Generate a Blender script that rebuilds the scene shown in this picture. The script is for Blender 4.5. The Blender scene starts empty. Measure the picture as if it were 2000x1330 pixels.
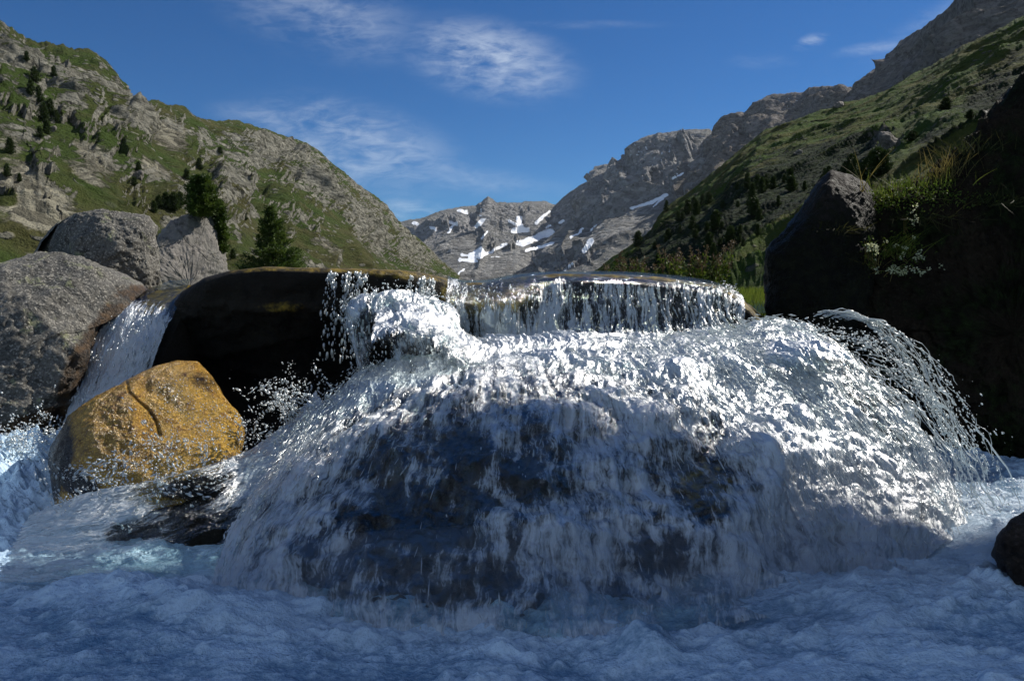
import bpy, math, random
import numpy as np
from mathutils import Vector, Matrix
from mathutils.bvhtree import BVHTree

random.seed(7)
RNG = np.random.default_rng(11)
R = math.radians
S = bpy.context.scene
COL = S.collection

# ------------------------------------------------------------------ camera
F = 1570.0            # focal length in pixels of the 2000 px wide photograph
PITCH = math.atan(105 / F)
EYE = np.array([0.0, 0.0, 0.85])
cd = bpy.data.cameras.new('camera')
cd.sensor_width = 36.0
cd.lens = 36.0 * F / 2000.0
cd.clip_start = 0.02
cd.clip_end = 20000
cam = bpy.data.objects.new('camera', cd)
COL.objects.link(cam)
cam.location = EYE
cam.rotation_euler = (R(90) - PITCH, 0, 0)
S.camera = cam

# ------------------------------------------------------------------ light
SUN_AZ, SUN_EL = R(60), R(42)          # azimuth clockwise from +Y
SUNV = Vector((math.sin(SUN_AZ) * math.cos(SUN_EL), math.cos(SUN_AZ) * math.cos(SUN_EL), math.sin(SUN_EL)))
sd = bpy.data.lights.new('sun', 'SUN')
sd.energy = 4.6
sd.angle = R(0.5)
sd.color = (1.0, 0.95, 0.87)
sun = bpy.data.objects.new('sun', sd)
COL.objects.link(sun)
sun.location = (30, 20, 40)
sun.rotation_euler = (-SUNV).to_track_quat('-Z', 'Y').to_euler()

vs = S.view_settings
vs.view_transform = 'Standard'
vs.look = 'None'
vs.exposure = 0.35
vs.gamma = 1.0
vs.use_curve_mapping = False
S.cycles.max_bounces = 8
S.cycles.diffuse_bounces = 3
S.cycles.glossy_bounces = 3
S.cycles.transmission_bounces = 4
S.cycles.transparent_max_bounces = 12
S.cycles.sample_clamp_indirect = 4.0
S.cycles.use_denoising = True
S.cycles.caustics_reflective = False
S.cycles.caustics_refractive = False


# ------------------------------------------------------------------ node helpers
class NT:
    def __init__(self, tree):
        self.t = tree
        self.n = tree.nodes
        self.l = tree.links

    def node(self, kind, **kw):
        nd = self.n.new(kind)
        for k, v in kw.items():
            setattr(nd, k, v)
        return nd

    def put(self, sock, v):
        if isinstance(v, bpy.types.NodeSocket):
            self.l.new(v, sock)
        else:
            sock.default_value = v

    def math(self, op, a, b=0.0, c=0.0, clamp=False):
        m = self.node('ShaderNodeMath', operation=op, use_clamp=clamp)
        self.put(m.inputs[0], a)
        self.put(m.inputs[1], b)
        self.put(m.inputs[2], c)
        return m.outputs[0]

    def vmath(self, op, a, b=(0, 0, 0)):
        m = self.node('ShaderNodeVectorMath', operation=op)
        self.put(m.inputs[0], a)
        self.put(m.inputs[1], b)
        return m.outputs['Value'] if op in ('LENGTH', 'DOT_PRODUCT', 'DISTANCE') else m.outputs[0]

    def noise(self, vec, scale, detail=4.0, rough=0.55, dist=0.0, out='Fac'):
        m = self.node('ShaderNodeTexNoise')
        if vec is not None:
            self.put(m.inputs['Vector'], vec)
        m.inputs['Scale'].default_value = scale
        m.inputs['Detail'].default_value = detail
        m.inputs['Roughness'].default_value = rough
        m.inputs['Distortion'].default_value = dist
        return m.outputs[out]

    def voronoi(self, vec, scale, feature='F1', out='Distance', rand=1.0):
        m = self.node('ShaderNodeTexVoronoi', feature=feature)
        self.put(m.inputs['Vector'], vec)
        m.inputs['Scale'].default_value = scale
        m.inputs['Randomness'].default_value = rand
        return m.outputs[out]

    def ramp(self, fac, a, b, lo=0.0, hi=1.0):
        """linear map a..b -> lo..hi, smooth, clamped"""
        m = self.node('ShaderNodeMapRange', interpolation_type='SMOOTHSTEP')
        self.put(m.inputs['Value'], fac)
        m.inputs['From Min'].default_value = a
        m.inputs['From Max'].default_value = b
        m.inputs['To Min'].default_value = lo
        m.inputs['To Max'].default_value = hi
        return m.outputs['Result']

    def mix(self, fac, a, b, blend='MIX'):
        m = self.node('ShaderNodeMix', data_type='RGBA', blend_type=blend)
        self.put(m.inputs[0], fac)
        for k, v in ((6, a), (7, b)):
            if not isinstance(v, bpy.types.NodeSocket) and len(v) == 3:
                v = (*v, 1.0)
            self.put(m.inputs[k], v)
        return m.outputs[2]

    def mapping(self, vec, scale=(1, 1, 1), rot=(0, 0, 0), loc=(0, 0, 0)):
        m = self.node('ShaderNodeMapping')
        self.put(m.inputs['Vector'], vec)
        m.inputs['Scale'].default_value = scale
        m.inputs['Rotation'].default_value = rot
        m.inputs['Location'].default_value = loc
        return m.outputs[0]

    def bump(self, height, strength=0.5, dist=0.01, normal=None):
        m = self.node('ShaderNodeBump')
        m.inputs['Strength'].default_value = strength
        m.inputs['Distance'].default_value = dist
        self.put(m.inputs['Height'], height)
        if normal is not None:
            self.put(m.inputs['Normal'], normal)
        return m.outputs[0]

    def attr(self, name):
        m = self.node('ShaderNodeAttribute', attribute_name=name)
        return m.outputs['Fac']


def new_mat(name):
    m = bpy.data.materials.new(name)
    m.use_nodes = True
    m.node_tree.nodes.clear()
    nt = NT(m.node_tree)
    out = nt.node('ShaderNodeOutputMaterial')
    return m, nt, out


def principled(nt, out, color, rough=0.8, normal=None, spec=0.5, **kw):
    b = nt.node('ShaderNodeBsdfPrincipled')
    nt.put(b.inputs['Base Color'], color if isinstance(color, bpy.types.NodeSocket) else (*color, 1.0))
    nt.put(b.inputs['Roughness'], rough)
    b.inputs['Specular IOR Level'].default_value = spec
    if normal is not None:
        nt.put(b.inputs['Normal'], normal)
    for k, v in kw.items():
        nt.put(b.inputs[k.replace('_', ' ')], v)
    nt.l.new(b.outputs[0], out.inputs['Surface'])
    return b


# ------------------------------------------------------------------ world: sky with thin cirrus
W = bpy.data.worlds.new('World')
S.world = W
W.use_nodes = True
W.node_tree.nodes.clear()
wn = NT(W.node_tree)
wout = wn.node('ShaderNodeOutputWorld')
bg = wn.node('ShaderNodeBackground')
bg.inputs['Strength'].default_value = 0.085
sky = wn.node('ShaderNodeTexSky', sky_type='NISHITA')
sky.sun_disc = False
sky.sun_elevation = SUN_EL
sky.sun_rotation = SUN_AZ
sky.altitude = 2300
sky.air_density = 1.0
sky.dust_density = 0.2
sky.ozone_density = 4.0
hs = wn.node('ShaderNodeHueSaturation')
hs.inputs['Saturation'].default_value = 1.22
wn.l.new(sky.outputs[0], hs.inputs['Color'])
tc = wn.node('ShaderNodeTexCoord').outputs['Generated']
sx = wn.node('ShaderNodeSeparateXYZ')
wn.l.new(tc, sx.inputs[0])
ysafe = wn.math('MAXIMUM', sx.outputs[1], 0.02)
ca = wn.math('DIVIDE', sx.outputs[0], ysafe)
cb = wn.math('DIVIDE', sx.outputs[2], ysafe)
cmb = wn.node('ShaderNodeCombineXYZ')
wn.l.new(ca, cmb.inputs[0])
wn.l.new(cb, cmb.inputs[1])
cv = cmb.outputs[0]
total = None
for (px, py, rx, ry, rot, st) in (
        (955, 128, 150, 66, -12, 1.0), (870, 110, 90, 40, -10, .5), (640, 45, 190, 70, -14, .46), (690, 290, 190, 75, -14, .85), (800, 325, 120, 40, -8, .5),
        (560, 240, 120, 26, -8, .5), (905, 355, 190, 26, -6, .34), (800, 412, 70, 22, -4, .7), (1571, 93, 30, 13, 22, .95),
        (1690, 106, 70, 12, 8, .42), (1480, 130, 60, 14, 0, .2), (1130, 62, 160, 8, 0, .2), (1800, 60, 130, 30, 30, .22)):
    m = wn.mapping(cv, loc=(-(px - 1000) / F, -(560 - py) / F, 0))
    m = wn.mapping(m, rot=(0, 0, -R(rot)))
    m = wn.vmath('MULTIPLY', m, (F / rx, F / ry, 0))
    g = wn.math('MULTIPLY', wn.ramp(wn.vmath('LENGTH', m), 1.45, 0.1), st)
    total = g if total is None else wn.math('MAXIMUM', total, g)
wv = wn.mapping(cv, rot=(0, 0, R(14)), scale=(1, 2.3, 1))
n1 = wn.noise(wv, 9, 9, 0.62, 0.6)
n2 = wn.noise(wn.mapping(cv, rot=(0, 0, R(-35)), scale=(1, 3.2, 1)), 26, 7, 0.6, 0.9)
nn = wn.math('ADD', wn.math('MULTIPLY', n1, 0.62), wn.math('MULTIPLY', n2, 0.38))
dens = wn.math('MULTIPLY', total, wn.ramp(nn, 0.36, 0.66))
front = wn.ramp(sx.outputs[1], 0.02, 0.3)
dens = wn.math('MULTIPLY', dens, front)
dens = wn.math('MULTIPLY', dens, 0.6)
# unseen bright broken cloud, added behind the viewer to fill the shade
behind = wn.math('MULTIPLY', wn.ramp(sx.outputs[1], 0.0, -0.35), wn.ramp(wn.noise(tc, 2.2, 6, 0.6, 0.4), 0.42, 0.6))
dens = wn.math('MAXIMUM', dens, wn.math('MULTIPLY', behind, 0.74))
skyc = wn.mix(1.0, hs.outputs[0], (0.25, 0.56, 0.74), 'MULTIPLY')
wmix = wn.mix(dens, skyc, (7.2, 8.0, 9.0))
wn.l.new(wmix, bg.inputs['Color'])
wn.l.new(bg.outputs[0], wout.inputs['Surface'])


# ------------------------------------------------------------------ noise in numpy
_G = np.array([[1, 1, 0], [-1, 1, 0], [1, -1, 0], [-1, -1, 0], [1, 0, 1], [-1, 0, 1], [1, 0, -1], [-1, 0, -1],
               [0, 1, 1], [0, -1, 1], [0, 1, -1], [0, -1, -1], [1, 1, 0], [-1, 1, 0], [0, -1, 1], [0, -1, -1]], dtype=np.float32)


def perlin(x, y, z, seed=0):
    x = np.asarray(x, dtype=np.float64); y = np.asarray(y, dtype=np.float64); z = np.asarray(z, dtype=np.float64)
    x, y, z = np.broadcast_arrays(x, y, z)
    xi = np.floor(x).astype(np.int64); yi = np.floor(y).astype(np.int64); zi = np.floor(z).astype(np.int64)
    xf = (x - xi).astype(np.float32); yf = (y - yi).astype(np.float32); zf = (z - zi).astype(np.float32)
    u = xf * xf * xf * (xf * (xf * 6 - 15) + 10)
    v = yf * yf * yf * (yf * (yf * 6 - 15) + 10)
    w = zf * zf * zf * (zf * (zf * 6 - 15) + 10)
    xu = xi.astype(np.uint32); yu = yi.astype(np.uint32); zu = zi.astype(np.uint32)
    res = 0
    for dx in (0, 1):
        for dy in (0, 1):
            for dz in (0, 1):
                h = ((xu + np.uint32(dx)) * np.uint32(374761393)) ^ ((yu + np.uint32(dy)) * np.uint32(668265263)) ^ ((zu + np.uint32(dz)) * np.uint32(2147483647)) ^ np.uint32((seed * 974634777) & 0xffffffff)
                h = (h ^ (h >> np.uint32(13))) * np.uint32(1274126177)
                h = (h ^ (h >> np.uint32(16))) * np.uint32(2246822519)
                h = h ^ (h >> np.uint32(15))
                g = _G[h & np.uint32(15)]
                d = g[..., 0] * (xf - dx) + g[..., 1] * (yf - dy) + g[..., 2] * (zf - dz)
                res = res + d * (u if dx else 1 - u) * (v if dy else 1 - v) * (w if dz else 1 - w)
    return res


def fbm(x, y, z=0.0, octv=4, gain=0.5, lac=2.03, seed=0):
    a, s, r = 1.0, 0.0, 0
    for o in range(octv):
        r = r + a * perlin(x, y, z, seed + o * 17)
        s += a
        a *= gain
        x = x * lac + 3.1; y = y * lac - 1.7; z = z * lac + 5.3
    return r / s


def ridged(x, y, z=0.0, octv=5, gain=0.5, lac=2.07, seed=0):
    a, s, r = 1.0, 0.0, 0
    prev = 1.0
    for o in range(octv):
        n = 1 - np.abs(perlin(x, y, z, seed + o * 17)) * 2.0
        n = n * n
        r = r + a * n * prev
        prev = np.clip(n * 1.4, 0, 1)
        s += a
        a *= gain
        x = x * lac + 3.1; y = y * lac - 1.7; z = z * lac + 5.3
    return r / s


def sstep(a, b, x):
    t = np.clip((x - a) / (b - a), 0, 1)
    return t * t * (3 - 2 * t)


# ------------------------------------------------------------------ geometry helpers
_cp, _sp = math.cos(PITCH), math.sin(PITCH)


def P(px, py, Y):
    """the world point seen at (px, py) of the photograph from the camera, at distance Y along +Y"""
    px = np.asarray(px, float); py = np.asarray(py, float); Y = np.asarray(Y, float)
    x = (px - 1000) / F
    v = (665 - py) / F
    dy = _cp + v * _sp
    dz = -_sp + v * _cp
    return np.stack(np.broadcast_arrays(EYE[0] + x / dy * Y, EYE[1] + Y, EYE[2] + dz / dy * Y), -1)


def project(p):
    """world -> photograph pixels"""
    d = p - EYE
    f = d[..., 1] * _cp - d[..., 2] * _sp
    u = d[..., 1] * _sp + d[..., 2] * _cp
    f = np.where(np.abs(f) < 1e-6, 1e-6, f)
    return 1000 + F * d[..., 0] / f, 665 - F * u / f


def mesh_obj(name, verts, faces, mat=None, parent=None, smooth=True, attrs=None, uv=None):
    me = bpy.data.meshes.new(name)
    verts = np.ascontiguousarray(verts, dtype=np.float32).reshape(-1, 3)
    me.vertices.add(len(verts))
    me.vertices.foreach_set('co', verts.ravel())
    faces = np.asarray(faces, dtype=np.int32)
    k = faces.shape[1]
    me.loops.add(faces.size)
    me.loops.foreach_set('vertex_index', faces.ravel())
    me.polygons.add(len(faces))
    me.polygons.foreach_set('loop_start', np.arange(0, faces.size, k, dtype=np.int32))
    me.polygons.foreach_set('loop_total', np.full(len(faces), k, dtype=np.int32))
    me.polygons.foreach_set('use_smooth', np.full(len(faces), smooth))
    me.update(calc_edges=True)
    for an, av in (attrs or {}).items():
        a = me.attributes.new(an, 'FLOAT', 'POINT')
        a.data.foreach_set('value', np.ascontiguousarray(av, dtype=np.float32).ravel())
    if uv is not None:
        l = me.uv_layers.new(name='UVMap')
        l.data.foreach_set('uv', np.ascontiguousarray(uv.reshape(-1, 2)[faces.ravel()], dtype=np.float32).ravel())
    if mat:
        me.materials.append(mat)
    o = bpy.data.objects.new(name, me)
    COL.objects.link(o)
    if parent:
        o.parent = parent
    return o


def tag(o, label=None, cat=None, group=None, kind=None):
    if label: o['label'] = label
    if cat: o['category'] = cat
    if group: o['group'] = group
    if kind: o['kind'] = kind
    return o


def empty(name, loc=(0, 0, 0)):
    o = bpy.data.objects.new(name, None)
    o.empty_display_size = 0.2
    COL.objects.link(o)
    o.location = loc
    return o


def grid_faces(nu, nv, wrap_u=False):
    i = np.arange(nu if wrap_u else nu - 1)
    j = np.arange(nv - 1)
    I, J = np.meshgrid(i, j, indexing='ij')
    I2 = (I + 1) % nu
    return np.stack([I * nv + J, I2 * nv + J, I2 * nv + J + 1, I * nv + J + 1], -1).reshape(-1, 4)


def tube_verts(pts, rad, seg=7):
    pts = np.asarray(pts, float)
    d = np.gradient(pts, axis=0)
    d /= np.linalg.norm(d, axis=1, keepdims=True) + 1e-9
    ref = np.where(np.abs(d[:, 2:3]) > 0.9, np.array([[1.0, 0, 0]]), np.array([[0, 0, 1.0]]))
    a = np.cross(d, ref); a /= np.linalg.norm(a, axis=1, keepdims=True) + 1e-9
    b = np.cross(d, a)
    th = np.linspace(0, 2 * math.pi, seg, endpoint=False)
    return pts[:, None] + (a[:, None] * np.cos(th)[None, :, None] + b[:, None] * np.sin(th)[None, :, None]) * np.asarray(rad)[:, None, None]


def tubes_mesh(list_of, seg=6):
    vs_, fs_, off = [], [], 0
    for pts, rad in list_of:
        v = tube_verts(pts, rad, seg)
        n = len(pts)
        i, j = np.meshgrid(np.arange(n - 1), np.arange(seg), indexing='ij')
        f = np.stack([i * seg + j, i * seg + (j + 1) % seg, (i + 1) * seg + (j + 1) % seg, (i + 1) * seg + j], -1).reshape(-1, 4) + off
        vs_.append(v.reshape(-1, 3)); fs_.append(f); off += n * seg
    return np.concatenate(vs_), np.concatenate(fs_)


def grid_normals(V):
    du = np.gradient(V, axis=0)
    dv = np.gradient(V, axis=1)
    n = np.cross(du, dv)
    return n / (np.linalg.norm(n, axis=-1, keepdims=True) + 1e-12)


def catmull(C, n, axis=0):
    """resample control array C along axis to n points with Catmull-Rom"""
    C = np.moveaxis(np.asarray(C, float), axis, 0)
    K = len(C)
    t = np.linspace(0, K - 1, n)
    i = np.clip(np.floor(t).astype(int), 0, K - 2)
    f = (t - i).reshape((-1,) + (1,) * (C.ndim - 1))
    g = lambda k: C[np.clip(k, 0, K - 1)]
    p1, p2 = g(i), g(i + 1)
    p0 = np.where((i - 1 < 0).reshape(f.shape), 2 * p1 - p2, g(i - 1))
    p3 = np.where((i + 2 > K - 1).reshape(f.shape), 2 * p2 - p1, g(i + 2))
    r = 0.5 * (2 * p1 + (p2 - p0) * f + (2 * p0 - 5 * p1 + 4 * p2 - p3) * f ** 2 + (-p0 + 3 * p1 - 3 * p2 + p3) * f ** 3)
    return np.moveaxis(r, 0, axis)


def interp_poly(pts, x):
    pts = np.asarray(pts, float)
    return np.interp(x, pts[:, 0], pts[:, 1])


def seg_dist(px, py, x0, y0, x1, y1):
    dx, dy = x1 - x0, y1 - y0
    t = np.clip(((px - x0) * dx + (py - y0) * dy) / (dx * dx + dy * dy + 1e-9), 0, 1)
    return np.hypot(px - x0 - t * dx, py - y0 - t * dy)


def blobs(px, py, lst):
    r = np.zeros_like(px)
    for (x, y, rx, ry, rot, s) in lst:
        c, sn = math.cos(R(rot)), math.sin(R(rot))
        u = ((px - x) * c + (py - y) * sn) / rx
        v = (-(px - x) * sn + (py - y) * c) / ry
        r = np.maximum(r, s * np.exp(-(u * u + v * v) * 0.9))
    return r


# ------------------------------------------------------------------ materials
def rock_material(name, base, light, dark, scale=1.0, lichen=(0.32, 0.34, 0.16), lichen_amt=0.0, stain=(0.16, 0.07, 0.02), rough=0.85, wet=0.0, bump=1.0, speck=0.5, cracks=0.5, spec=0.5):
    """granite: speckles, dark patches, lichen, rusty stain driven by an attribute called stain"""
    m, nt, out = new_mat(name)
    co = nt.node('ShaderNodeTexCoord').outputs['Object']
    big = nt.noise(co, 2.2 * scale, 6, 0.6)
    mid = nt.noise(co, 14 * scale, 6, 0.65)
    fine = nt.noise(co, 95 * scale, 4, 0.7)
    spk = nt.voronoi(co, 130 * scale, out='Color')
    sp = nt.node('ShaderNodeSeparateColor'); nt.l.new(spk, sp.inputs[0])
    c = nt.mix(nt.ramp(big, 0.35, 0.65), base, light)
    c = nt.mix(nt.math('MULTIPLY', nt.ramp(mid, 0.5, 0.68), 0.75), c, dark)
    c = nt.mix(nt.math('MULTIPLY', nt.ramp(fine, 0.52, 0.72), speck), c, dark)
    c = nt.mix(nt.math('MULTIPLY', nt.ramp(sp.outputs[0], 0.72, 0.95), speck), c, tuple(min(1, v * 1.7) for v in light))
    if lichen_amt > 0:
        ln = nt.noise(co, 7 * scale, 7, 0.7, 0.4)
        c = nt.mix(nt.math('MULTIPLY', nt.ramp(ln, 0.56, 0.66), lichen_amt), c, lichen)
    st = nt.attr('stain')
    sn = nt.noise(co, 22 * scale, 5, 0.65)
    stc = nt.mix(nt.ramp(sn, 0.35, 0.7), tuple(v * 0.12 for v in stain), stain)
    sf = nt.ramp(nt.math('ADD', st, nt.math('MULTIPLY', nt.math('SUBTRACT', sn, 0.5), 0.7)), 0.3, 0.7)
    c = nt.mix(sf, c, stc)
    h = nt.math('ADD', nt.math('MULTIPLY', mid, 1.0), nt.math('MULTIPLY', fine, 0.28))
    cr = nt.voronoi(nt.vmath('ADD', co, nt.vmath('MULTIPLY', nt.noise(co, 5 * scale, 4, 0.6, out='Color'), (0.25, 0.25, 0.25))), 3.2 * scale, 'DISTANCE_TO_EDGE')
    h = nt.math('ADD', h, nt.ramp(cr, 0.0, 0.02, -cracks, 0.0))
    nrm = nt.bump(h, 0.9, 0.022 * bump / scale)
    rr = nt.math('SUBTRACT', rough, nt.math('MULTIPLY', sf, wet if wet else 0.4))
    principled(nt, out, c, rr, nrm, spec=spec)
    return m


def hill_material(name, grass, grass2, rock, rock2, scree, s=1.0, snow=False, bumpd=1.0):
    m, nt, out = new_mat(name)
    co = nt.node('ShaderNodeTexCoord').outputs['Object']
    ro = nt.attr('rock')
    sc = nt.attr('scree')
    cs = nt.mapping(co, scale=(s, s, s * 1.7))
    a = nt.noise(cs, 0.045, 8, 0.65)
    b = nt.noise(cs, 0.32, 7, 0.7)
    vor = nt.voronoi(cs, 0.55, out='Color')
    sp = nt.node('ShaderNodeSeparateColor'); nt.l.new(vor, sp.inputs[0])
    vd = nt.voronoi(cs, 0.55)
    gcol = nt.mix(nt.ramp(a, 0.4, 0.62), grass, grass2)
    gcol = nt.mix(nt.math('MULTIPLY', nt.ramp(b, 0.5, 0.66), 0.6), gcol, tuple(v * 0.4 for v in grass))
    rcol = nt.mix(nt.ramp(b, 0.36, 0.62), rock, rock2)
    rcol = nt.mix(nt.math('MULTIPLY', nt.ramp(sp.outputs[1], 0.4, 0.9), 0.5), rcol, tuple(min(1, v * 1.5) for v in rock2))
    rcol = nt.mix(nt.ramp(nt.noise(nt.mapping(cs, scale=(1, 1, 0.4)), 0.5, 6, 0.7), 0.56, 0.68), rcol, tuple(v * 0.3 for v in rock))
    scol = nt.mix(nt.ramp(sp.outputs[0], 0.2, 0.9), tuple(v * 0.55 for v in scree), tuple(min(1, v * 1.25) for v in scree))
    # scattered stones lying in the grass
    stones = nt.math('MULTIPLY', nt.ramp(sp.outputs[2], 0.72, 0.8), nt.ramp(vd, 0.42, 0.3))
    rm = nt.ramp(nt.math('ADD', ro, nt.math('MULTIPLY', nt.math('SUBTRACT', b, 0.5), 1.3)), 0.42, 0.58)
    sm = nt.ramp(nt.math('ADD', sc, nt.math('MULTIPLY', nt.math('SUBTRACT', b, 0.5), 1.1)), 0.42, 0.6)
    c = nt.mix(nt.math('MULTIPLY', stones, 0.8), gcol, rock2)
    c = nt.mix(sm, c, scol)
    c = nt.mix(rm, c, rcol)
    h = nt.math('ADD', nt.math('MULTIPLY', b, 1.0), nt.math('MULTIPLY', nt.math('SUBTRACT', 1.0, vd), nt.math('MULTIPLY', nt.math('MAXIMUM', rm, nt.math('MAXIMUM', sm, stones)), 0.5)))
    h = nt.math('ADD', h, nt.math('MULTIPLY', nt.noise(cs, 1.7, 5, 0.7), 0.25))
    if snow:
        sw = nt.attr('snow')
        sf = nt.ramp(nt.math('ADD', sw, nt.math('MULTIPLY', nt.math('SUBTRACT', b, 0.5), 0.6)), 0.42, 0.52)
        c = nt.mix(sf, c, (0.86, 0.88, 0.9))
        h = nt.math('MULTIPLY', h, nt.math('SUBTRACT', 1.0, sf))
    nrm = nt.bump(h, 1.0, 2.6 * bumpd / s)
    principled(nt, out, c, 0.95, nrm, spec=0.15)
    return m


def water_material(name, clear_tint=(0.75, 0.85, 0.85), su=26, sv=6, foamcol=(0.76, 0.86, 0.94), gain=1.0, bump=1.0, gloss=0.14, reflmax=0.3, soft=(0.15, 0.95)):
    """fast aerated water: white foam threads over clear, glossy water; attribute foam says how much, edge fades it out"""
    m, nt, out = new_mat(name)
    uv = nt.node('ShaderNodeTexCoord').outputs['UV']
    co = nt.node('ShaderNodeTexCoord').outputs['Object']
    fo = nt.attr('foam')
    ed = nt.attr('edge')
    wob = nt.vmath('MULTIPLY', nt.noise(co, 9, 3, 0.6, out='Color'), (0.06, 0.06, 0.0))
    uvw = nt.vmath('ADD', uv, wob)
    a = nt.noise(nt.mapping(uvw, scale=(su, sv * .7, 1)), 1.0, 6, 0.66, 0.3)
    b = nt.noise(nt.mapping(uvw, scale=(su * 4.6, sv * 2.6, 1)), 1.0, 5, 0.65, 0.4)
    c3 = nt.noise(co, 55, 4, 0.65, 0.8)
    n = nt.math('ADD', nt.math('MULTIPLY', a, 0.5), nt.math('ADD', nt.math('MULTIPLY', b, 0.34), nt.math('MULTIPLY', c3, 0.16)))
    f = nt.math('ADD', fo, nt.math('MULTIPLY', nt.math('SUBTRACT', n, 0.5), 3.0 * gain))
    ff = nt.ramp(f, soft[0], soft[1])
    h = nt.math('ADD', nt.math('MULTIPLY', a, 1.0), nt.math('ADD', nt.math('MULTIPLY', b, 0.5), nt.math('MULTIPLY', c3, 0.2)))
    nrm = nt.bump(h, 1.0, 0.013 * bump)
    nrm2 = nt.bump(h, 1.0, 0.011 * bump)
    # foam: diffuse, lets some light through, with a wet gloss
    d = nt.node('ShaderNodeBsdfDiffuse'); d.inputs['Color'].default_value = (*foamcol, 1); nt.l.new(nrm, d.inputs['Normal'])
    t = nt.node('ShaderNodeBsdfTranslucent'); t.inputs['Color'].default_value = (*foamcol, 1); nt.l.new(nrm, t.inputs['Normal'])
    mx = nt.node('ShaderNodeMixShader'); mx.inputs[0].default_value = 0.3
    nt.l.new(d.outputs[0], mx.inputs[1]); nt.l.new(t.outputs[0], mx.inputs[2])
    fr = nt.node('ShaderNodeFresnel'); fr.inputs['IOR'].default_value = 1.34; nt.l.new(nrm, fr.inputs['Normal'])
    frc = nt.node('ShaderNodeFresnel'); frc.inputs['IOR'].default_value = 1.34; nt.l.new(nrm2, frc.inputs['Normal'])
    g = nt.node('ShaderNodeBsdfGlossy'); g.inputs['Roughness'].default_value = 0.4; nt.l.new(nrm, g.inputs['Normal'])
    mf = nt.node('ShaderNodeMixShader'); nt.l.new(nt.math('MULTIPLY', fr.outputs[0], 0.7), mf.inputs[0]); nt.l.new(mx.outputs[0], mf.inputs[1]); nt.l.new(g.outputs[0], mf.inputs[2])
    # clear water
    tr = nt.node('ShaderNodeBsdfTransparent'); tr.inputs['Color'].default_value = (*clear_tint, 1)
    g2 = nt.node('ShaderNodeBsdfGlossy'); g2.inputs['Roughness'].default_value = gloss; nt.l.new(nrm2, g2.inputs['Normal'])
    fr2 = nt.math('MINIMUM', nt.math('ADD', nt.math('MULTIPLY', frc.outputs[0], 1.1), 0.01), reflmax)
    mc = nt.node('ShaderNodeMixShader'); nt.l.new(fr2, mc.inputs[0]); nt.l.new(tr.outputs[0], mc.inputs[1]); nt.l.new(g2.outputs[0], mc.inputs[2])
    mm = nt.node('ShaderNodeMixShader'); nt.l.new(ff, mm.inputs[0]); nt.l.new(mc.outputs[0], mm.inputs[1]); nt.l.new(mf.outputs[0], mm.inputs[2])
    # ragged, broken edge
    tr2 = nt.node('ShaderNodeBsdfTransparent')
    ef = nt.ramp(nt.math('ADD', ed, nt.math('MULTIPLY', nt.math('SUBTRACT', n, 0.53), 2.4)), 0.3, 0.45)
    me = nt.node('ShaderNodeMixShader'); nt.l.new(ef, me.inputs[0]); nt.l.new(tr2.outputs[0], me.inputs[1]); nt.l.new(mm.outputs[0], me.inputs[2])
    nt.l.new(me.outputs[0], out.inputs['Surface'])
    return m


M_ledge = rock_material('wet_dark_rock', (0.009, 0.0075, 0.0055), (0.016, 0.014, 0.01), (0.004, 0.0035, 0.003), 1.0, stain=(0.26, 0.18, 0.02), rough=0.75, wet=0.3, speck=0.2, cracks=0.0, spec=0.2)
M_granite = rock_material('grey_granite', (0.1, 0.097, 0.088), (0.2, 0.19, 0.165), (0.01, 0.0095, 0.009), 1.0, cracks=0.0, lichen=(0.34, 0.36, 0.2), lichen_amt=0.7, stain=(0.10, 0.052, 0.014), rough=0.9, wet=0.35, bump=2.6, speck=1.0)
M_granite_l = rock_material('pale_granite', (0.13, 0.125, 0.11), (0.22, 0.2, 0.18), (0.035, 0.032, 0.028), 0.35, lichen=(0.3, 0.28, 0.2), lichen_amt=0.3, rough=0.9, bump=1.0, speck=0.3)
M_gold = rock_material('golden_wet_granite', (0.36, 0.19, 0.025), (0.5, 0.3, 0.05), (0.13, 0.05, 0.009), 1.5, lichen=(0.17, 0.065, 0.012), lichen_amt=0.75, stain=(0.02, 0.01, 0.006), rough=0.17, wet=0.02, bump=3.2, speck=0.8, cracks=0.0, spec=0.8)
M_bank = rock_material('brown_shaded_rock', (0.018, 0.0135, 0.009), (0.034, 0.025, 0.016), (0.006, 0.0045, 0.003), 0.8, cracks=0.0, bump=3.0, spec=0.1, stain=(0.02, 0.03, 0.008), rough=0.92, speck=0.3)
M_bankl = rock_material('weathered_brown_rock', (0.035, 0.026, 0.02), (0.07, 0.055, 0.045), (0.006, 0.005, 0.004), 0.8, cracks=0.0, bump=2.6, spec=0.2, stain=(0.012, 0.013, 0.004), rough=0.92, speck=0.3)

M_hillL = hill_material('left_hillside', (0.05, 0.08, 0.013), (0.085, 0.082, 0.028), (0.1, 0.098, 0.075), (0.25, 0.24, 0.195), (0.29, 0.27, 0.2), 1.0, bumpd=1.0)
M_hillR = hill_material('right_hillside', (0.06, 0.105, 0.011), (0.095, 0.095, 0.02), (0.05, 0.047, 0.035), (0.13, 0.125, 0.095), (0.02, 0.034, 0.007), 2.2, bumpd=1.3)  # last colour is the belt's painted shade and dark shrub cover
M_far = hill_material('far_rock', (0.2, 0.2, 0.185), (0.27, 0.265, 0.25), (0.16, 0.16, 0.158), (0.31, 0.305, 0.3), (0.28, 0.275, 0.26), 0.16, snow=True, bumpd=1.1)
M_ridge = hill_material('ridge_rock', (0.12, 0.11, 0.09), (0.18, 0.16, 0.13), (0.09, 0.082, 0.078), (0.22, 0.2, 0.185), (0.18, 0.165, 0.145), 0.3, snow=True, bumpd=1.1)


# ------------------------------------------------------------------ mountains and hillsides
BVH = {}


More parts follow.
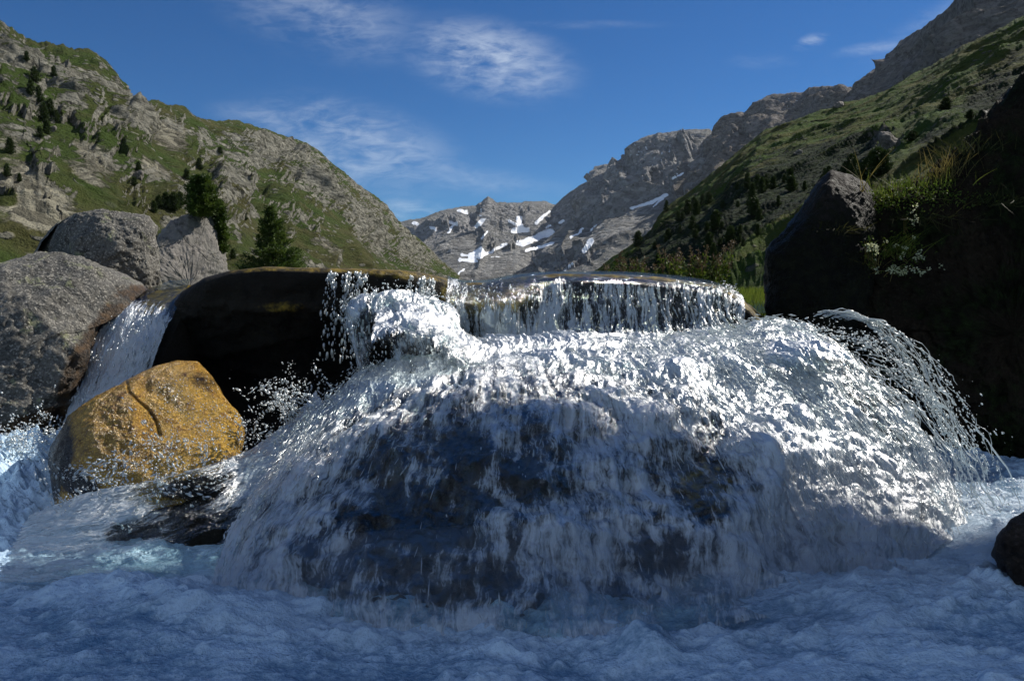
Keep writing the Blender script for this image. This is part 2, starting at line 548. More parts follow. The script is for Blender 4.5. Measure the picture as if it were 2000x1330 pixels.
def hill(name, ridge, ridge_ext, base, nu, nv, mat, amp, wl, sag=0.0, rock_fn=None, seed=0, crag=1.0, vpow=1.0, sharp=0.0, snow=None, label=None, edgekeep=0.15, ups=1.0, feat=(), featk=1.0):
    """ridge: list (px, py, Y); base: list (px of ridge, px, py, Y). A slope from skyline to foot plus a back side."""
    r = np.asarray(ridge, float)
    s = np.linspace(ridge_ext[0], ridge_ext[1], nu)
    rpy = np.interp(s, r[:, 0], r[:, 1])
    rY = np.interp(s, r[:, 0], r[:, 2])
    b = np.asarray(base, float)
    top = P(s, rpy, rY)
    bot = P(np.interp(s, b[:, 0], b[:, 1]), np.interp(s, b[:, 0], b[:, 2]), np.interp(s, b[:, 0], b[:, 3]))
    t = np.linspace(0, 1, nv) ** vpow
    T = t[None, :, None]
    V = top[:, None, :] * (1 - T) + bot[:, None, :] * T
    L = np.linalg.norm(bot - top, axis=1)[:, None]
    V[..., 2] -= sag * L * (T[..., 0] * (1 - T[..., 0]))
    N = grid_normals(V)
    flip = np.where(N[..., 2:3] < 0, -1, 1)
    N = N * flip
    x, y, z = V[..., 0] / wl, V[..., 1] / wl, V[..., 2] / wl
    w1 = fbm(x * .7, y * .7, z * .7, 3, seed=seed + 91)
    rn = ridged(x + w1, y * .8 + w1, z * 1.25, 8, 0.52, seed=seed) - 0.42
    fb = fbm(x * 3, y * 3, z * 3, 6, 0.6, seed=seed + 5)
    px, py = project(V)
    rk = rock_fn(px, py, V, T[..., 0] + 0 * V[..., 0]) if rock_fn else np.ones(V.shape[:2])
    keep = edgekeep + (1 - edgekeep) * sstep(0, 0.12, T[..., 0] + 0 * V[..., 0])
    d = amp * (rn * (0.35 + 0.85 * rk) * crag + fb * 0.25) * keep
    # stepped cliffs
    if sharp:
        q = z * 5 + w1 * 3 + fb * 1.2
        st = q - np.floor(q)
        d = d + amp * sharp * (sstep(0.0, 0.35, st) - st) * rk * keep
    wpx = px + fbm(px / 22, py / 22, 1, 4, .6, seed=seed + 71) * 34
    wpy = py + fbm(px / 22, py / 22, 5, 4, .6, seed=seed + 72) * 34
    for (fx, fy, rx, ry, rot, hh) in feat:
        cc_, ss_ = math.cos(R(rot)), math.sin(R(rot))
        uu = ((wpx - fx) * cc_ + (wpy - fy) * ss_) / rx
        vv_ = (-(wpx - fx) * ss_ + (wpy - fy) * cc_) / ry
        m_ = np.maximum(np.abs(uu), np.abs(vv_))
        d = d + hh * featk * sstep(1.08, 0.82, m_) * keep * sstep(0.0, 0.16, T[..., 0] + 0 * V[..., 0]) * (0.7 + 0.6 * fb)
    V = V + N * d[..., None]
    V[..., 2] += (fbm(s[:, None] / 23 + 0 * z, z * 4, 0, 4, 0.6, seed=seed + 33) * amp * 0.16 * ups) * (1 - sstep(0, 0.1, T[..., 0]))
    # back side
    nb = 14
    back = []
    for k in range(nb, 0, -1):
        q = k / nb
        bk = V[:, 0, :].copy()
        dr = (top - EYE)
        bk[:, 0] += dr[:, 0] * 0.35 * q
        bk[:, 1] += dr[:, 1] * 0.35 * q
        bk[:, 2] -= (top[:, 2] - bot[:, 2] + 5) * (q ** 1.3)
        bk += (fbm(bk[:, 0] / wl, bk[:, 1] / wl, 0, 3, seed=seed + 3) * amp * 0.5 * q)[:, None] * np.array([0, 0, 1.0])
        back.append(bk)
    Vall = np.concatenate([np.stack(back, 1), V], 1)
    n2 = Vall.shape[1]
    pxx, pyy = project(Vall)
    px, py = pxx[:, nb:], pyy[:, nb:]
    pad = lambda a, v: np.concatenate([np.full((nu, nb), v), a], 1)
    Nn = grid_normals(Vall)
    slope = 1 - np.abs(Nn[..., 2])
    at = {}
    at['rock'] = np.clip(pad(rk, 0.7) * 0.75 + (slope - 0.35) * 0.9, 0, 1.2)
    sc = getattr(rock_fn, 'scree', None)
    at['scree'] = pad(sc(px, py, V), 0.0) if sc else np.zeros(Vall.shape[:2])
    if snow is not None:
        at['snow'] = pad(snow(px, py), 0.0)
    o = mesh_obj(name, Vall, grid_faces(nu, n2), mat, attrs=at)
    tag(o, label=label, kind='structure')
    me = o.data
    return o


def bvh_of(o):
    me = o.data
    n = len(me.vertices)
    co = np.empty(n * 3, np.float32); me.vertices.foreach_get('co', co)
    f = np.empty(len(me.polygons) * 4, np.int32); me.polygons.foreach_get('vertices', f)
    return BVHTree.FromPolygons(co.reshape(-1, 3).tolist(), f.reshape(-1, 4).tolist())


# snow strokes: from a crop whose pixel (x, y) is (650 + .35 x, 200 + .35 y) of the photograph
SNOW = [(705, 880, 800, 884, 9), (720, 848, 770, 858, 9), (770, 860, 825, 832, 24), (815, 865, 970, 790, 8), (1055, 788, 1215, 722, 20), (1040, 785, 1090, 775, 18),
        (1080, 825, 1230, 788, 9), (1005, 718, 1085, 712, 16), (1040, 650, 1050, 712, 18), (985, 662, 1020, 680, 10), (1135, 675, 1205, 610, 11), (805, 690, 840, 652, 14),
        (640, 728, 690, 672, 7), (655, 668, 690, 682, 11), (705, 606, 745, 612, 11), (448, 675, 470, 676, 10), (545, 700, 572, 712, 8), (1405, 825, 1443, 772, 17),
        (1330, 755, 1395, 706, 6), (1668, 592, 1790, 555, 9), (1780, 560, 1865, 515, 11), (1295, 932, 1340, 900, 7), (702, 955, 732, 932, 5), (828, 760, 862, 720, 6),
        (1265, 670, 1285, 658, 8), (1895, 430, 1955, 395, 5), (1790, 585, 1850, 535, 4), (820, 640, 830, 595, 4), (1190, 700, 1215, 690, 5), (1440, 715, 1475, 680, 4), (885, 865, 930, 858, 3)]


def snow_a(px, py):
    r = np.zeros_like(px)
    jx = fbm(px / 14, py / 10, 0, 4, seed=71) * 5.0
    jy = fbm(px / 14, py / 10, 9, 4, seed=72) * 5.0
    for (x0, y0, x1, y1, w) in SNOW:
        d = seg_dist(px + jx, py + jy, 650 + .35 * x0, 200 + .35 * y0, 650 + .35 * x1, 200 + .35 * y1)
        r = np.maximum(r, np.clip(1.05 - d / (w * .35 * 1.7), 0, 1))
    # thin dusting in gullies on the high crags
    dust = blobs(px, py, [(1270, 300, 90, 45, 0, 1), (1545, 205, 60, 22, 0, .9), (960, 425, 90, 20, 0, .5), (860, 450, 60, 20, 0, .5)])
    r = np.maximum(r, dust * sstep(0.12, 0.3, fbm(px / 5, py / 5, 4, 4, .6, seed=77)) * 0.75)
    return r


def rock_far(px, py, V, T):
    crags = blobs(px, py, [(1000, 430, 200, 40, 0, 1), (1250, 330, 180, 80, -35, 1.1), (985, 465, 35, 22, 0, 1), (1090, 505, 90, 22, 0, 1), (830, 450, 60, 35, 20, 0.9), (1420, 320, 90, 60, -35, 1)])
    scree = blobs(px, py, [(1000, 500, 120, 30, -15, 0.8), (1200, 440, 120, 22, -30, 0.8), (1120, 470, 90, 30, -20, .7)])
    return np.clip(crags * 1.1 - scree * 0.8 + 0.15, 0, 1)


rock_far.scree = lambda px, py, V: blobs(px, py, [(1000, 500, 140, 40, -15, 1), (1200, 440, 130, 30, -30, 1), (900, 480, 80, 40, 20, .8)])

ridgeA = [(640, 470), (740, 440), (790, 432), (830, 425), (860, 412), (900, 403), (935, 400), (945, 389), (953, 384), (962, 389), (970, 396), (1000, 395), (1060, 393), (1085, 400), (1100, 385), (1130, 362),
          (1155, 350), (1160, 325), (1180, 320), (1215, 318), (1220, 300), (1245, 278), (1265, 265), (1290, 258), (1330, 255), (1385, 250), (1400, 262), (1420, 232), (1440, 225), (1500, 215), (1700, 200)]
ridgeA = [(a, b, 2600 - 900 * max(0, (a - 1080)) / 400 if a < 1480 else 1700) for a, b in ridgeA]
mtn_a = hill('mountain', ridgeA, (650, 1640), [(640, 760, 545, 1100), (900, 900, 552, 1000), (1100, 980, 556, 950), (1400, 1150, 560, 800), (1700, 1400, 565, 650)],
             1000, 480, M_far, 42, 330, sag=0.10, rock_fn=rock_far, seed=3, crag=1.0, sharp=0.15, snow=snow_a,
             label='far grey rocky mountain at the valley head with snow patches in its gullies', edgekeep=0.06, ups=1.2, featk=0.65,
             feat=((975, 430, 34, 26, 0, 30), (885, 430, 26, 18, 0, 24), (1050, 420, 26, 20, 0, 25), (985, 470, 26, 16, 0, 22), (1190, 345, 36, 22, -30, 45), (1290, 300, 60, 36, -30, 40), (1100, 510, 60, 12, 0, 12), (1350, 350, 40, 50, -50, 35)))

ridgeB = [(1340, 330), (1370, 300), (1395, 268), (1405, 248), (1420, 226), (1440, 218), (1466, 222), (1474, 201), (1500, 186), (1540, 182), (1570, 181), (1580, 171), (1600, 168), (1640, 168), (1668, 171), (1690, 150),
          (1705, 135), (1720, 125), (1740, 105), (1760, 80), (1800, 55), (1840, 25), (1865, 0), (1900, -25), (2000, -110), (2300, -260), (2800, -420)]
ridgeB = [(a, b, 1500 - 800 * min(1, max(0, (a - 1500)) / 400)) for a, b in ridgeB]


def rock_b(px, py, V, T):
    return np.clip(1.0 - 0.4 * T, 0, 1)


mtn_b = hill('mountain', ridgeB, (1340, 2800), [(1340, 1290, 470, 900), (1500, 1400, 500, 700), (1700, 1600, 520, 500), (2000, 1900, 520, 400), (2800, 2700, 520, 300)],
             800, 360, M_ridge, 42, 190, sag=0.05, rock_fn=rock_b, seed=8, crag=0.85, sharp=0.25, snow=snow_a,
             label='dark jagged rock ridge rising to the upper right behind the grassy slope', edgekeep=0.02, ups=0.8,
             featk=0.0, feat=((1440, 300, 40, 60, -50, 18), (1560, 230, 50, 30, -20, 14), (1800, 160, 60, 70, -45, 12), (1500, 290, 30, 40, -50, 14)))


# left hillside
ridgeC = [(-1500, -560, 120), (-600, -190, 140), (-200, -40, 155), (0, 45, 165), (25, 60, 167), (50, 76, 168), (90, 80, 170), (130, 92, 172), (175, 100, 176), (205, 120, 180), (232, 145, 184), (240, 165, 190), (258, 190, 200), (275, 195, 215),
          (300, 197, 225), (345, 203, 235), (370, 212, 240), (385, 228, 245), (400, 235, 255), (450, 235, 275), (480, 240, 290), (520, 250, 310), (575, 270, 335), (600, 278, 350), (640, 310, 370), (680, 345, 390), (700, 362, 410), (740, 385, 440),
          (760, 410, 450), (785, 440, 470), (815, 465, 500), (845, 490, 530), (870, 515, 560), (900, 548, 600), (930, 570, 620)]


def rock_c(px, py, V, T):
    r = blobs(px, py, [(30, 120, 110, 60, 30, 1.0), (150, 180, 120, 70, 25, .95), (240, 230, 60, 70, 40, .9), (110, 270, 40, 60, 40, .6), (330, 240, 60, 30, 20, .7),
                       (450, 360, 60, 75, 25, 1.1), (540, 300, 120, 40, 15, 1.0), (620, 360, 110, 45, 35, 1.0), (720, 450, 90, 40, 50, 1.0), (800, 490, 60, 30, 45, .9),
                       (480, 420, 50, 50, 0, .8), (270, 380, 40, 30, 0, .7), (10, 310, 30, 40, 0, .7), (640, 450, 70, 20, 35, .5), (220, 400, 60, 14, 20, .5)])
    g = blobs(px, py, [(200, 330, 60, 20, 35, .8), (280, 290, 60, 15, 20, .7), (230, 400, 60, 30, 20, .7), (500, 450, 60, 25, 35, .8), (690, 470, 110, 16, 38, 1.0), (560, 390, 40, 20, 0, .6), (190, 215, 30, 20, 30, .6)])
    base = 0.5 + 0.75 * fbm(V[..., 0] / 30, V[..., 1] / 38, V[..., 2] / 24, 5, 0.6, seed=51)
    return np.clip(np.maximum(r, base) - g * 0.75, 0, 1.1)


def scree_c(px, py, V):
    s = blobs(px, py, [(60, 390, 110, 70, 35, 1.0), (170, 320, 70, 60, 40, .85), (330, 260, 60, 40, 30, .8), (20, 280, 60, 50, 30, .6), (640, 480, 60, 16, 30, .6), (300, 330, 70, 25, 30, .6), (740, 500, 80, 14, 30, .5)])
    g = blobs(px, py, [(90, 260, 100, 14, 38, .7), (170, 380, 90, 14, 38, .8), (15, 480, 40, 30, 0, 1), (15, 385, 20, 16, 0, .9)])
    return np.clip(s - g, 0, 1)


rock_c.scree = scree_c
hill_l = hill('hillside', ridgeC, (-1500, 930), [(-1500, -700, 620, 25), (-600, -260, 610, 30), (0, 230, 590, 42), (300, 520, 575, 70), (600, 760, 566, 150), (930, 960, 562, 380)],
              1150, 460, M_hillL, 7.0, 42, sag=0.05, rock_fn=rock_c, seed=21, crag=1.0, sharp=0.1, vpow=1.15,
              label='steep left hillside of grey crags, scree and green grass', edgekeep=0.2, ups=1.3,
              feat=((448, 372, 40, 62, 14, 13), (30, 140, 70, 46, 30, 8), (140, 200, 60, 36, 30, 7), (265, 245, 26, 40, 30, 8), (205, 275, 22, 30, 30, 6), (95, 290, 18, 26, 0, 6), (20, 325, 18, 22, 0, 4),
                    (275, 388, 18, 14, 0, 3.5), (268, 345, 12, 10, 0, 3), (560, 300, 90, 14, 14, 9), (600, 345, 60, 20, 30, 9), (540, 390, 26, 22, 20, 6), (700, 430, 60, 14, 45, 10), (800, 500, 40, 14, 45, 14), (330, 235, 30, 12, 20, 6), (600, 420, 26, 14, 20, 5), (390, 300, 20, 12, 20, 4)), featk=0.2)

# right hillside
ridgeD = [(1130, 545, 300), (1170, 525, 290), (1200, 500, 280), (1230, 480, 270), (1270, 455, 255), (1300, 405, 240), (1340, 378, 225), (1400, 330, 215), (1450, 290, 205), (1490, 255, 200), (1530, 240, 195), (1600, 217, 185),
          (1660, 200, 175), (1720, 180, 165), (1800, 140, 155), (1880, 88, 145), (1950, 55, 135), (2000, 30, 130), (2200, -60, 120), (2800, -320, 90)]


def rock_d(px, py, V, T):
    r = blobs(px, py, [(1735, 275, 40, 22, 0, .9), (1640, 205, 20, 10, 0, .7), (1950, 100, 60, 30, 0, .4)])
    base = 0.12 + 0.45 * fbm(V[..., 0] / 14, V[..., 1] / 14, V[..., 2] / 10, 5, 0.6, seed=61)
    return np.clip(np.maximum(r, base), 0, 1)


def shade_heath_d(px, py, V):  # slope's shade painted as dark ground, mixed with shrub patches
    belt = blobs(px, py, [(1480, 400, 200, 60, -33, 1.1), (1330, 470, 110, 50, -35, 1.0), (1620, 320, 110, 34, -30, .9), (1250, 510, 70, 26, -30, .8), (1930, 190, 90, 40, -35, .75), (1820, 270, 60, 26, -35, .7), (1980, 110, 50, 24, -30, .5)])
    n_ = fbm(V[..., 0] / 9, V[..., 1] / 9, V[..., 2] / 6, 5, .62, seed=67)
    return np.clip(belt * 1.1 + n_ * 0.8 + 0.05 - blobs(px, py, [(1490, 485, 90, 30, -38, 1.3), (1420, 545, 80, 30, -20, 1.2)]), 0, 1.2)  # subtracted blobs leave the sunlit strip painted brighter


rock_d.scree = shade_heath_d  # scree attribute carries painted shade and shrub tint on this slope
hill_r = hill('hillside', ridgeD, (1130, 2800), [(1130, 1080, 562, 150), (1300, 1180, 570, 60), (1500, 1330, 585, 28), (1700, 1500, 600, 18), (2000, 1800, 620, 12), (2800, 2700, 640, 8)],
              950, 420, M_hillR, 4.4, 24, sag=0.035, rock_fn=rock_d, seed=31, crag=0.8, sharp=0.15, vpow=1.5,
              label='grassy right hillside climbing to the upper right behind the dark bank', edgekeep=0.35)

# ------------------------------------------------------------------ ground under everything, out to the horizon
mg, nt, out = new_mat('valley_ground')
co = nt.node('ShaderNodeTexCoord').outputs['Object']
g1 = nt.noise(co, 1.3, 6, 0.65)
g2 = nt.noise(co, 18, 5, 0.65)
gc = nt.mix(nt.ramp(g1, 0.4, 0.6), (0.06, 0.09, 0.014), (0.085, 0.1, 0.03))
gc = nt.mix(nt.ramp(g2, 0.45, 0.7), gc, (0.025, 0.035, 0.008))
gv = nt.voronoi(co, 2.4, out='Color'); gvd = nt.voronoi(co, 2.4)
gs_ = nt.node('ShaderNodeSeparateColor'); nt.l.new(gv, gs_.inputs[0])
gst = nt.math('MULTIPLY', nt.ramp(gs_.outputs[0], 0.62, 0.7), nt.ramp(gvd, 0.5, 0.36))
gst = nt.math('MULTIPLY', gst, nt.ramp(nt.noise(co, 0.22, 4, 0.6), 0.45, 0.55))
gc = nt.mix(gst, gc, (0.17, 0.165, 0.145))
principled(nt, out, gc, 0.95, nt.bump(nt.math('ADD', nt.math('ADD', g1, g2), nt.math('MULTIPLY', gst, 2.0)), 1, 0.06), spec=0.1)
M_ground = mg
yy = np.concatenate([np.linspace(-14, 4.2, 40), np.linspace(4.35, 14, 90), np.geomspace(14.4, 6000, 110)])
xx = np.concatenate([-np.geomspace(4500, 9, 50), np.linspace(-8.8, 8.8, 120), np.geomspace(9, 4500, 50)])
GX, GY = np.meshgrid(xx, yy, indexing='ij')


def ground_z(X, Y):
    near = -0.35 + 0 * X
    far = 0.52 + 0.01 * (Y - 5) * (Y < 60) + 0.55 * (Y >= 60) + 0.0 * X
    far = np.minimum(far, 0.52 + 0.0015 * Y + 0.2)
    zz = near + (far - near) * sstep(4.3, 5.3, Y)
    zz = zz + 0.75 * sstep(3.0, 9.0, np.abs(X)) * sstep(-4, 1, Y) * sstep(6, 4, Y) + 1.0 * sstep(3.6, 7, np.abs(X)) * sstep(6, -2, Y)
    return zz + (0.14 * fbm(X / 2.3, Y / 2.3, 0, 5, seed=5) + 0.5 * fbm(X / 14, Y / 14, 3, 4, seed=6) * sstep(12, 30, Y)) * sstep(4.3, 5.5, Y)


GZ = ground_z(GX, GY)
g = mesh_obj('ground', np.stack([GX, GY, GZ], -1), grid_faces(len(xx), len(yy)), M_ground)
tag(g, kind='structure')


# ------------------------------------------------------------------ rocks
def chisel(V, c, n, rng_seed, keep=0.86, spread=0.12):
    rg = np.random.default_rng(rng_seed)
    for k in range(n):
        d = rg.standard_normal(3) * np.array([1, 1.0, .8]); d[1] = -abs(d[1]) * 0.9 - .1
        d /= np.linalg.norm(d)
        s_ = (V - c) @ d
        lim = s_.max() * (keep + spread * rg.random())
        V = V - np.maximum(s_ - lim, 0)[..., None] * d * 0.92
    return V


def rock(name, outline, Y, depth, mat, rough=0.05, nf=2.5, blocky=0.6, lean=0.0, nlat=90, nlon=200, seed=0, stain=None, front=None, parent=None, fine=1.0, back=None, cen=None, twist=0.0, ridge=None, facets=0):
    """boulder whose outline in the photograph is the polygon, at distance Y, depth metres thick"""
    o = np.asarray(outline, float)
    W3 = P(o[:, 0], o[:, 1], Y)
    c = (W3.max(0) + W3.min(0)) / 2 if cen is None else P(cen[0], cen[1], Y)
    d = W3 - c
    ang = np.arctan2(d[:, 2], d[:, 0])
    # resample polygon radius by angle
    th = np.linspace(-math.pi, math.pi, nlon, endpoint=False)
    K = len(o)
    rad = np.zeros(nlon)
    for k in range(K):
        a, b = d[k][[0, 2]], d[(k + 1) % K][[0, 2]]
        e = b - a
        den = np.cos(th) * e[1] - np.sin(th) * e[0]
        with np.errstate(divide='ignore', invalid='ignore'):
            rr = (a[0] * e[1] - a[1] * e[0]) / den
            ss = (a[0] * np.sin(th) - a[1] * np.cos(th)) / den
        ok = (np.abs(den) > 1e-9) & (rr > 0) & (ss >= -1e-6) & (ss <= 1 + 1e-6)
        rad = np.where(ok, np.maximum(rad, rr), rad)
    rad = np.maximum(rad, 0.01)
    rad = (2 * rad + np.roll(rad, 1) + np.roll(rad, -1)) / 4
    lat = np.linspace(-math.pi / 2, math.pi / 2, nlat)
    cl = np.cos(lat) ** blocky
    sl = np.sign(np.sin(lat)) * np.abs(np.sin(lat)) ** max(blocky, 0.5)
    X = c[0] + rad[:, None] * np.cos(th)[:, None] * cl[None]
    Z = c[2] + rad[:, None] * np.sin(th)[:, None] * cl[None]
    dY = np.where(sl < 0, sl * depth, sl * (back or depth))[None] + 0 * X
    V = np.stack([X, c[1] + 0 * X, Z], -1)
    V = EYE + (V - EYE) * (1 + (dY + lean * (Z - c[2]) + twist * (X - c[0])) / Y)[..., None]
    if ridge:
        xr = P(ridge[0], 600, Y)[0] + ridge[3] * (V[..., 2] - c[2])
        dx_ = V[..., 0] - xr
        sh = np.where(dx_ < 0, -ridge[1] * dx_, ridge[2] * dx_) * (sl < 0.2)[None]
        V = EYE + (V - EYE) * (1 + np.minimum(sh, depth * 1.4) / Y)[..., None]
    if facets:
        V = chisel(V, V.reshape(-1, 3).mean(0), facets, seed + 900)
    size = float(np.mean(rad))
    n3 = V - np.array([c[0], c[1], c[2]])
    n3 = n3 / (np.linalg.norm(n3, axis=-1, keepdims=True) + 1e-9)
    q = V * nf
    d1 = fbm(q[..., 0], q[..., 1], q[..., 2], 3, seed=seed)
    # faceting by quantised noise
    cr = ridged(q[..., 0] * .8, q[..., 1] * .8, q[..., 2] * .8, 4, seed=seed + 7) - 0.5
    d2 = fbm(q[..., 0] * 7, q[..., 1] * 7, q[..., 2] * 7, 5, 0.62, seed=seed + 2) * 0.35 * fine
    V = V + n3 * ((d1 * 1.0 - cr * 0.5 + d2) * rough)[..., None]
    V[:, 0] = V[:, 0].mean(0); V[:, -1] = V[:, -1].mean(0)
    st = stain(V) if stain else np.zeros(V.shape[:2])
    ob = mesh_obj(name, V, grid_faces(nlon, nlat, True), mat, attrs={'stain': st}, parent=parent)
    return ob


# golden boulder
gold = rock('boulder', [(95, 905), (105, 870), (140, 815), (190, 775), (250, 742), (300, 720), (345, 706), (385, 708), (415, 735), (445, 778), (475, 812), (482, 850), (470, 900), (440, 960), (300, 1010), (110, 990)],
            3.1, 0.24, M_gold, facets=7, rough=0.03, nf=3.0, blocky=0.62, lean=0.7, nlat=220, nlon=420, seed=4, back=0.3, cen=(290, 870),
            stain=lambda V: np.clip(blobs(*project(V), [(395, 745, 55, 24, 20, .62), (95, 900, 42, 90, 12, 1.5), (150, 945, 60, 24, 30, 1.3), (420, 950, 120, 26, -5, 1.2)]), 0, 1.2))
tag(gold, 'golden brown wet boulder with a crack, standing between the left cascade and the white water', 'boulder')
# its crack
co_ = np.empty(len(gold.data.vertices) * 3, np.float32); gold.data.vertices.foreach_get('co', co_); co_ = co_.reshape(-1, 3)
cpx, cpy = project(co_)
dd = np.full(len(co_), 1e9)
crk = [(246, 742), (252, 765), (268, 782), (290, 800), (305, 825), (312, 850)]
for k in range(len(crk) - 1):
    dd = np.minimum(dd, seg_dist(cpx, cpy, *crk[k], *crk[k + 1]))
fr_ = gold_front = (np.tile(np.linspace(-1, 1, 220), 420) < 0.1)
push = 0.02 * np.exp(-(dd / 2.6) ** 2) + 0.03 * sstep(-1, 1, (cpx - 272) / 14) * sstep(870, 800, cpy) * sstep(480, 380, cpx)
co_[:] = (EYE + (co_ - EYE) * (1 + (push * fr_) / 3.0)[:, None]).astype(np.float32)
gold.data.vertices.foreach_set('co', co_.ravel())

# lower left slab
slab = rock('boulder', [(-500, 640), (-200, 560), (0, 520), (75, 499), (150, 508), (215, 530), (262, 552), (285, 575), (215, 600), (190, 650), (165, 720), (130, 790), (110, 860), (0, 900), (-300, 960), (-550, 900)],
            3.9, 0.5, M_granite, rough=0.055, nf=2.3, blocky=0.5, lean=0.7, fine=2.0, facets=16, nlat=200, nlon=420, seed=12, back=0.9, cen=(-100, 720),
            stain=lambda V: blobs(*project(V), [(165, 700, 26, 110, 28, 1.2), (215, 620, 26, 50, 40, 1.0), (60, 830, 120, 24, -20, 1.1), (0, 850, 160, 24, -10, 1.1), (270, 575, 50, 20, 0, 1)]))
tag(slab, 'broad sloping grey granite boulder at the left edge with a rusty wet foot', 'boulder')
block = rock('boulder', [(60, 505), (82, 470), (112, 438), (150, 420), (200, 411), (240, 418), (285, 428), (302, 450), (304, 500), (306, 590), (230, 620), (120, 600), (60, 560)],
             5.0, 0.4, M_granite, rough=0.05, nf=2.4, blocky=0.32, lean=0.2, nlat=220, nlon=460, seed=15, cen=(190, 515), fine=1.6, ridge=(232, 2.6, 0.25, -0.45), facets=9,
             stain=lambda V: blobs(*project(V), [(250, 575, 70, 18, 0, 1.2)]))
tag(block, 'upright lichen covered grey boulder with a dark left face, behind the sloping slab', 'boulder')
spire = rock('boulder', [(255, 505), (300, 475), (335, 440), (370, 418), (395, 404), (415, 412), (425, 440), (432, 480), (445, 530), (470, 590), (430, 640), (300, 640), (250, 600)],
             24, 0.8, M_granite_l, rough=0.22, nf=1.1, blocky=0.45, lean=0.35, fine=2.0, facets=5, twist=0.7, ridge=(330, 0.5, .2, .1), nlat=140, nlon=300, seed=19, cen=(370, 560))
tag(spire, 'pale tapering rock outcrop with a small pine growing on its top', 'rock outcrop')
small = rock('stone', [(1945, 1085), (1950, 1050), (1975, 1020), (2010, 1005), (2060, 1020), (2080, 1100), (2050, 1180), (1980, 1150)], 2.3, 0.14, M_bankl, rough=0.035, nf=7, seed=23,
             stain=lambda V: np.full(V.shape[:2], 0.0), nlat=80, nlon=160)
tag(small, 'small wet brown stone in the foam at the right edge of the pool', 'stone')
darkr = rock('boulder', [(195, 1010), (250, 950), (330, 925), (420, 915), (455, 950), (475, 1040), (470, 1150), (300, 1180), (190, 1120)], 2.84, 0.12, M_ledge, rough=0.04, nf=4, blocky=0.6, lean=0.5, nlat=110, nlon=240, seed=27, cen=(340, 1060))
tag(darkr, 'black wet boulder with water running over it, below the golden boulder', 'boulder')

# ledge: a long slab, lofted along x
LIP = [(300, 640), (330, 600), (355, 572), (375, 556), (400, 540), (450, 526), (520, 519), (600, 521), (700, 523), (800, 527), (850, 536), (900, 552), (950, 551), (1000, 541), (1080, 533), (1200, 534), (1300, 540), (1390, 553), (1430, 570), (1465, 600), (1500, 640), (1530, 680)]
LY = [(300, 3.9), (400, 3.72), (600, 3.66), (780, 3.74), (900, 3.98), (960, 4.02), (1100, 3.95), (1300, 3.9), (1450, 3.95), (1530, 4.05)]


def lip_z(px, Y=None):
    Yl = interp_poly(LY, px)
    return P(px, interp_poly(LIP, px), Yl)


nu, nv = 620, 150
spx = np.linspace(300, 1530, nu)
lp = lip_z(spx)
prof = np.array([(2.6, -0.5), (2.3, -.12), (1.4, -.03), (.8, -.01), (.35, 0.0), (.10, -.002), (.02, -.014), (0.0, -.045), (.02, -.13), (.09, -.26), (.2, -.36), (.32, -.48), (.4, -.62), (.42, -.85), (.42, -1.2)])
prof = catmull(prof, nv)
V = np.zeros((nu, nv, 3))
V[..., 0] = lp[:, 0][:, None] * (1 + 0.0 * prof[:, 0])
V[..., 1] = lp[:, 1][:, None] + prof[:, 0]
V[..., 2] = lp[:, 2][:, None] + prof[:, 1]
V[..., 0] += (V[..., 1] - lp[:, 1][:, None]) * ((spx - 1000) / F)[:, None]
gsl = np.exp(-((spx - 955) / 80) ** 2)[:, None]
V[..., 1] -= 0.22 * gsl * sstep(0.0, 0.17, lp[:, 2][:, None] - V[..., 2]) * (prof[:, 0] < 1.0)[None]
q = V * 2.4
N = -grid_normals(V)
dn = fbm(q[..., 0], q[..., 1], q[..., 2], 4, seed=40) * 0.09 + (ridged(q[..., 0] * .7, q[..., 1], q[..., 2] * 2.2, 4, seed=44) - .45) * 0.05 + fbm(q[..., 0] * 8, q[..., 1] * 8, q[..., 2] * 8, 4, seed=41) * 0.018
under = sstep(-0.03, -0.2, V[..., 2] - lp[:, 2][:, None])
V = V + N * (dn * (0.08 + under))[..., None]
px_, py_ = project(V)
st = (1 - sstep(0.008, 0.04, lp[:, 2][:, None] - V[..., 2])) * 0.8 * sstep(380, 520, px_) + blobs(px_, py_, [(955, 572, 80, 36, 0, 1.6), (550, 600, 60, 14, 0, .6), (800, 535, 80, 12, 0, .8)])
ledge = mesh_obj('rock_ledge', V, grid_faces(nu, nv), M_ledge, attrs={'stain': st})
tag(ledge, 'long black overhanging rock ledge that the stream pours over, mossy yellow along its top', 'rock ledge')

# ------------------------------------------------------------------ water
M_main = water_material('aerated_water', gain=1.25)
M_thin = water_material('curtain_water', su=38, sv=4.5, gain=2.6, clear_tint=(0.8, 0.85, 0.78), gloss=0.08, reflmax=0.3, soft=(0.2, 0.9))
M_lip = water_material('sliding_water', su=12, sv=3, gain=0.9, clear_tint=(0.8, 0.85, 0.75), gloss=0.04)


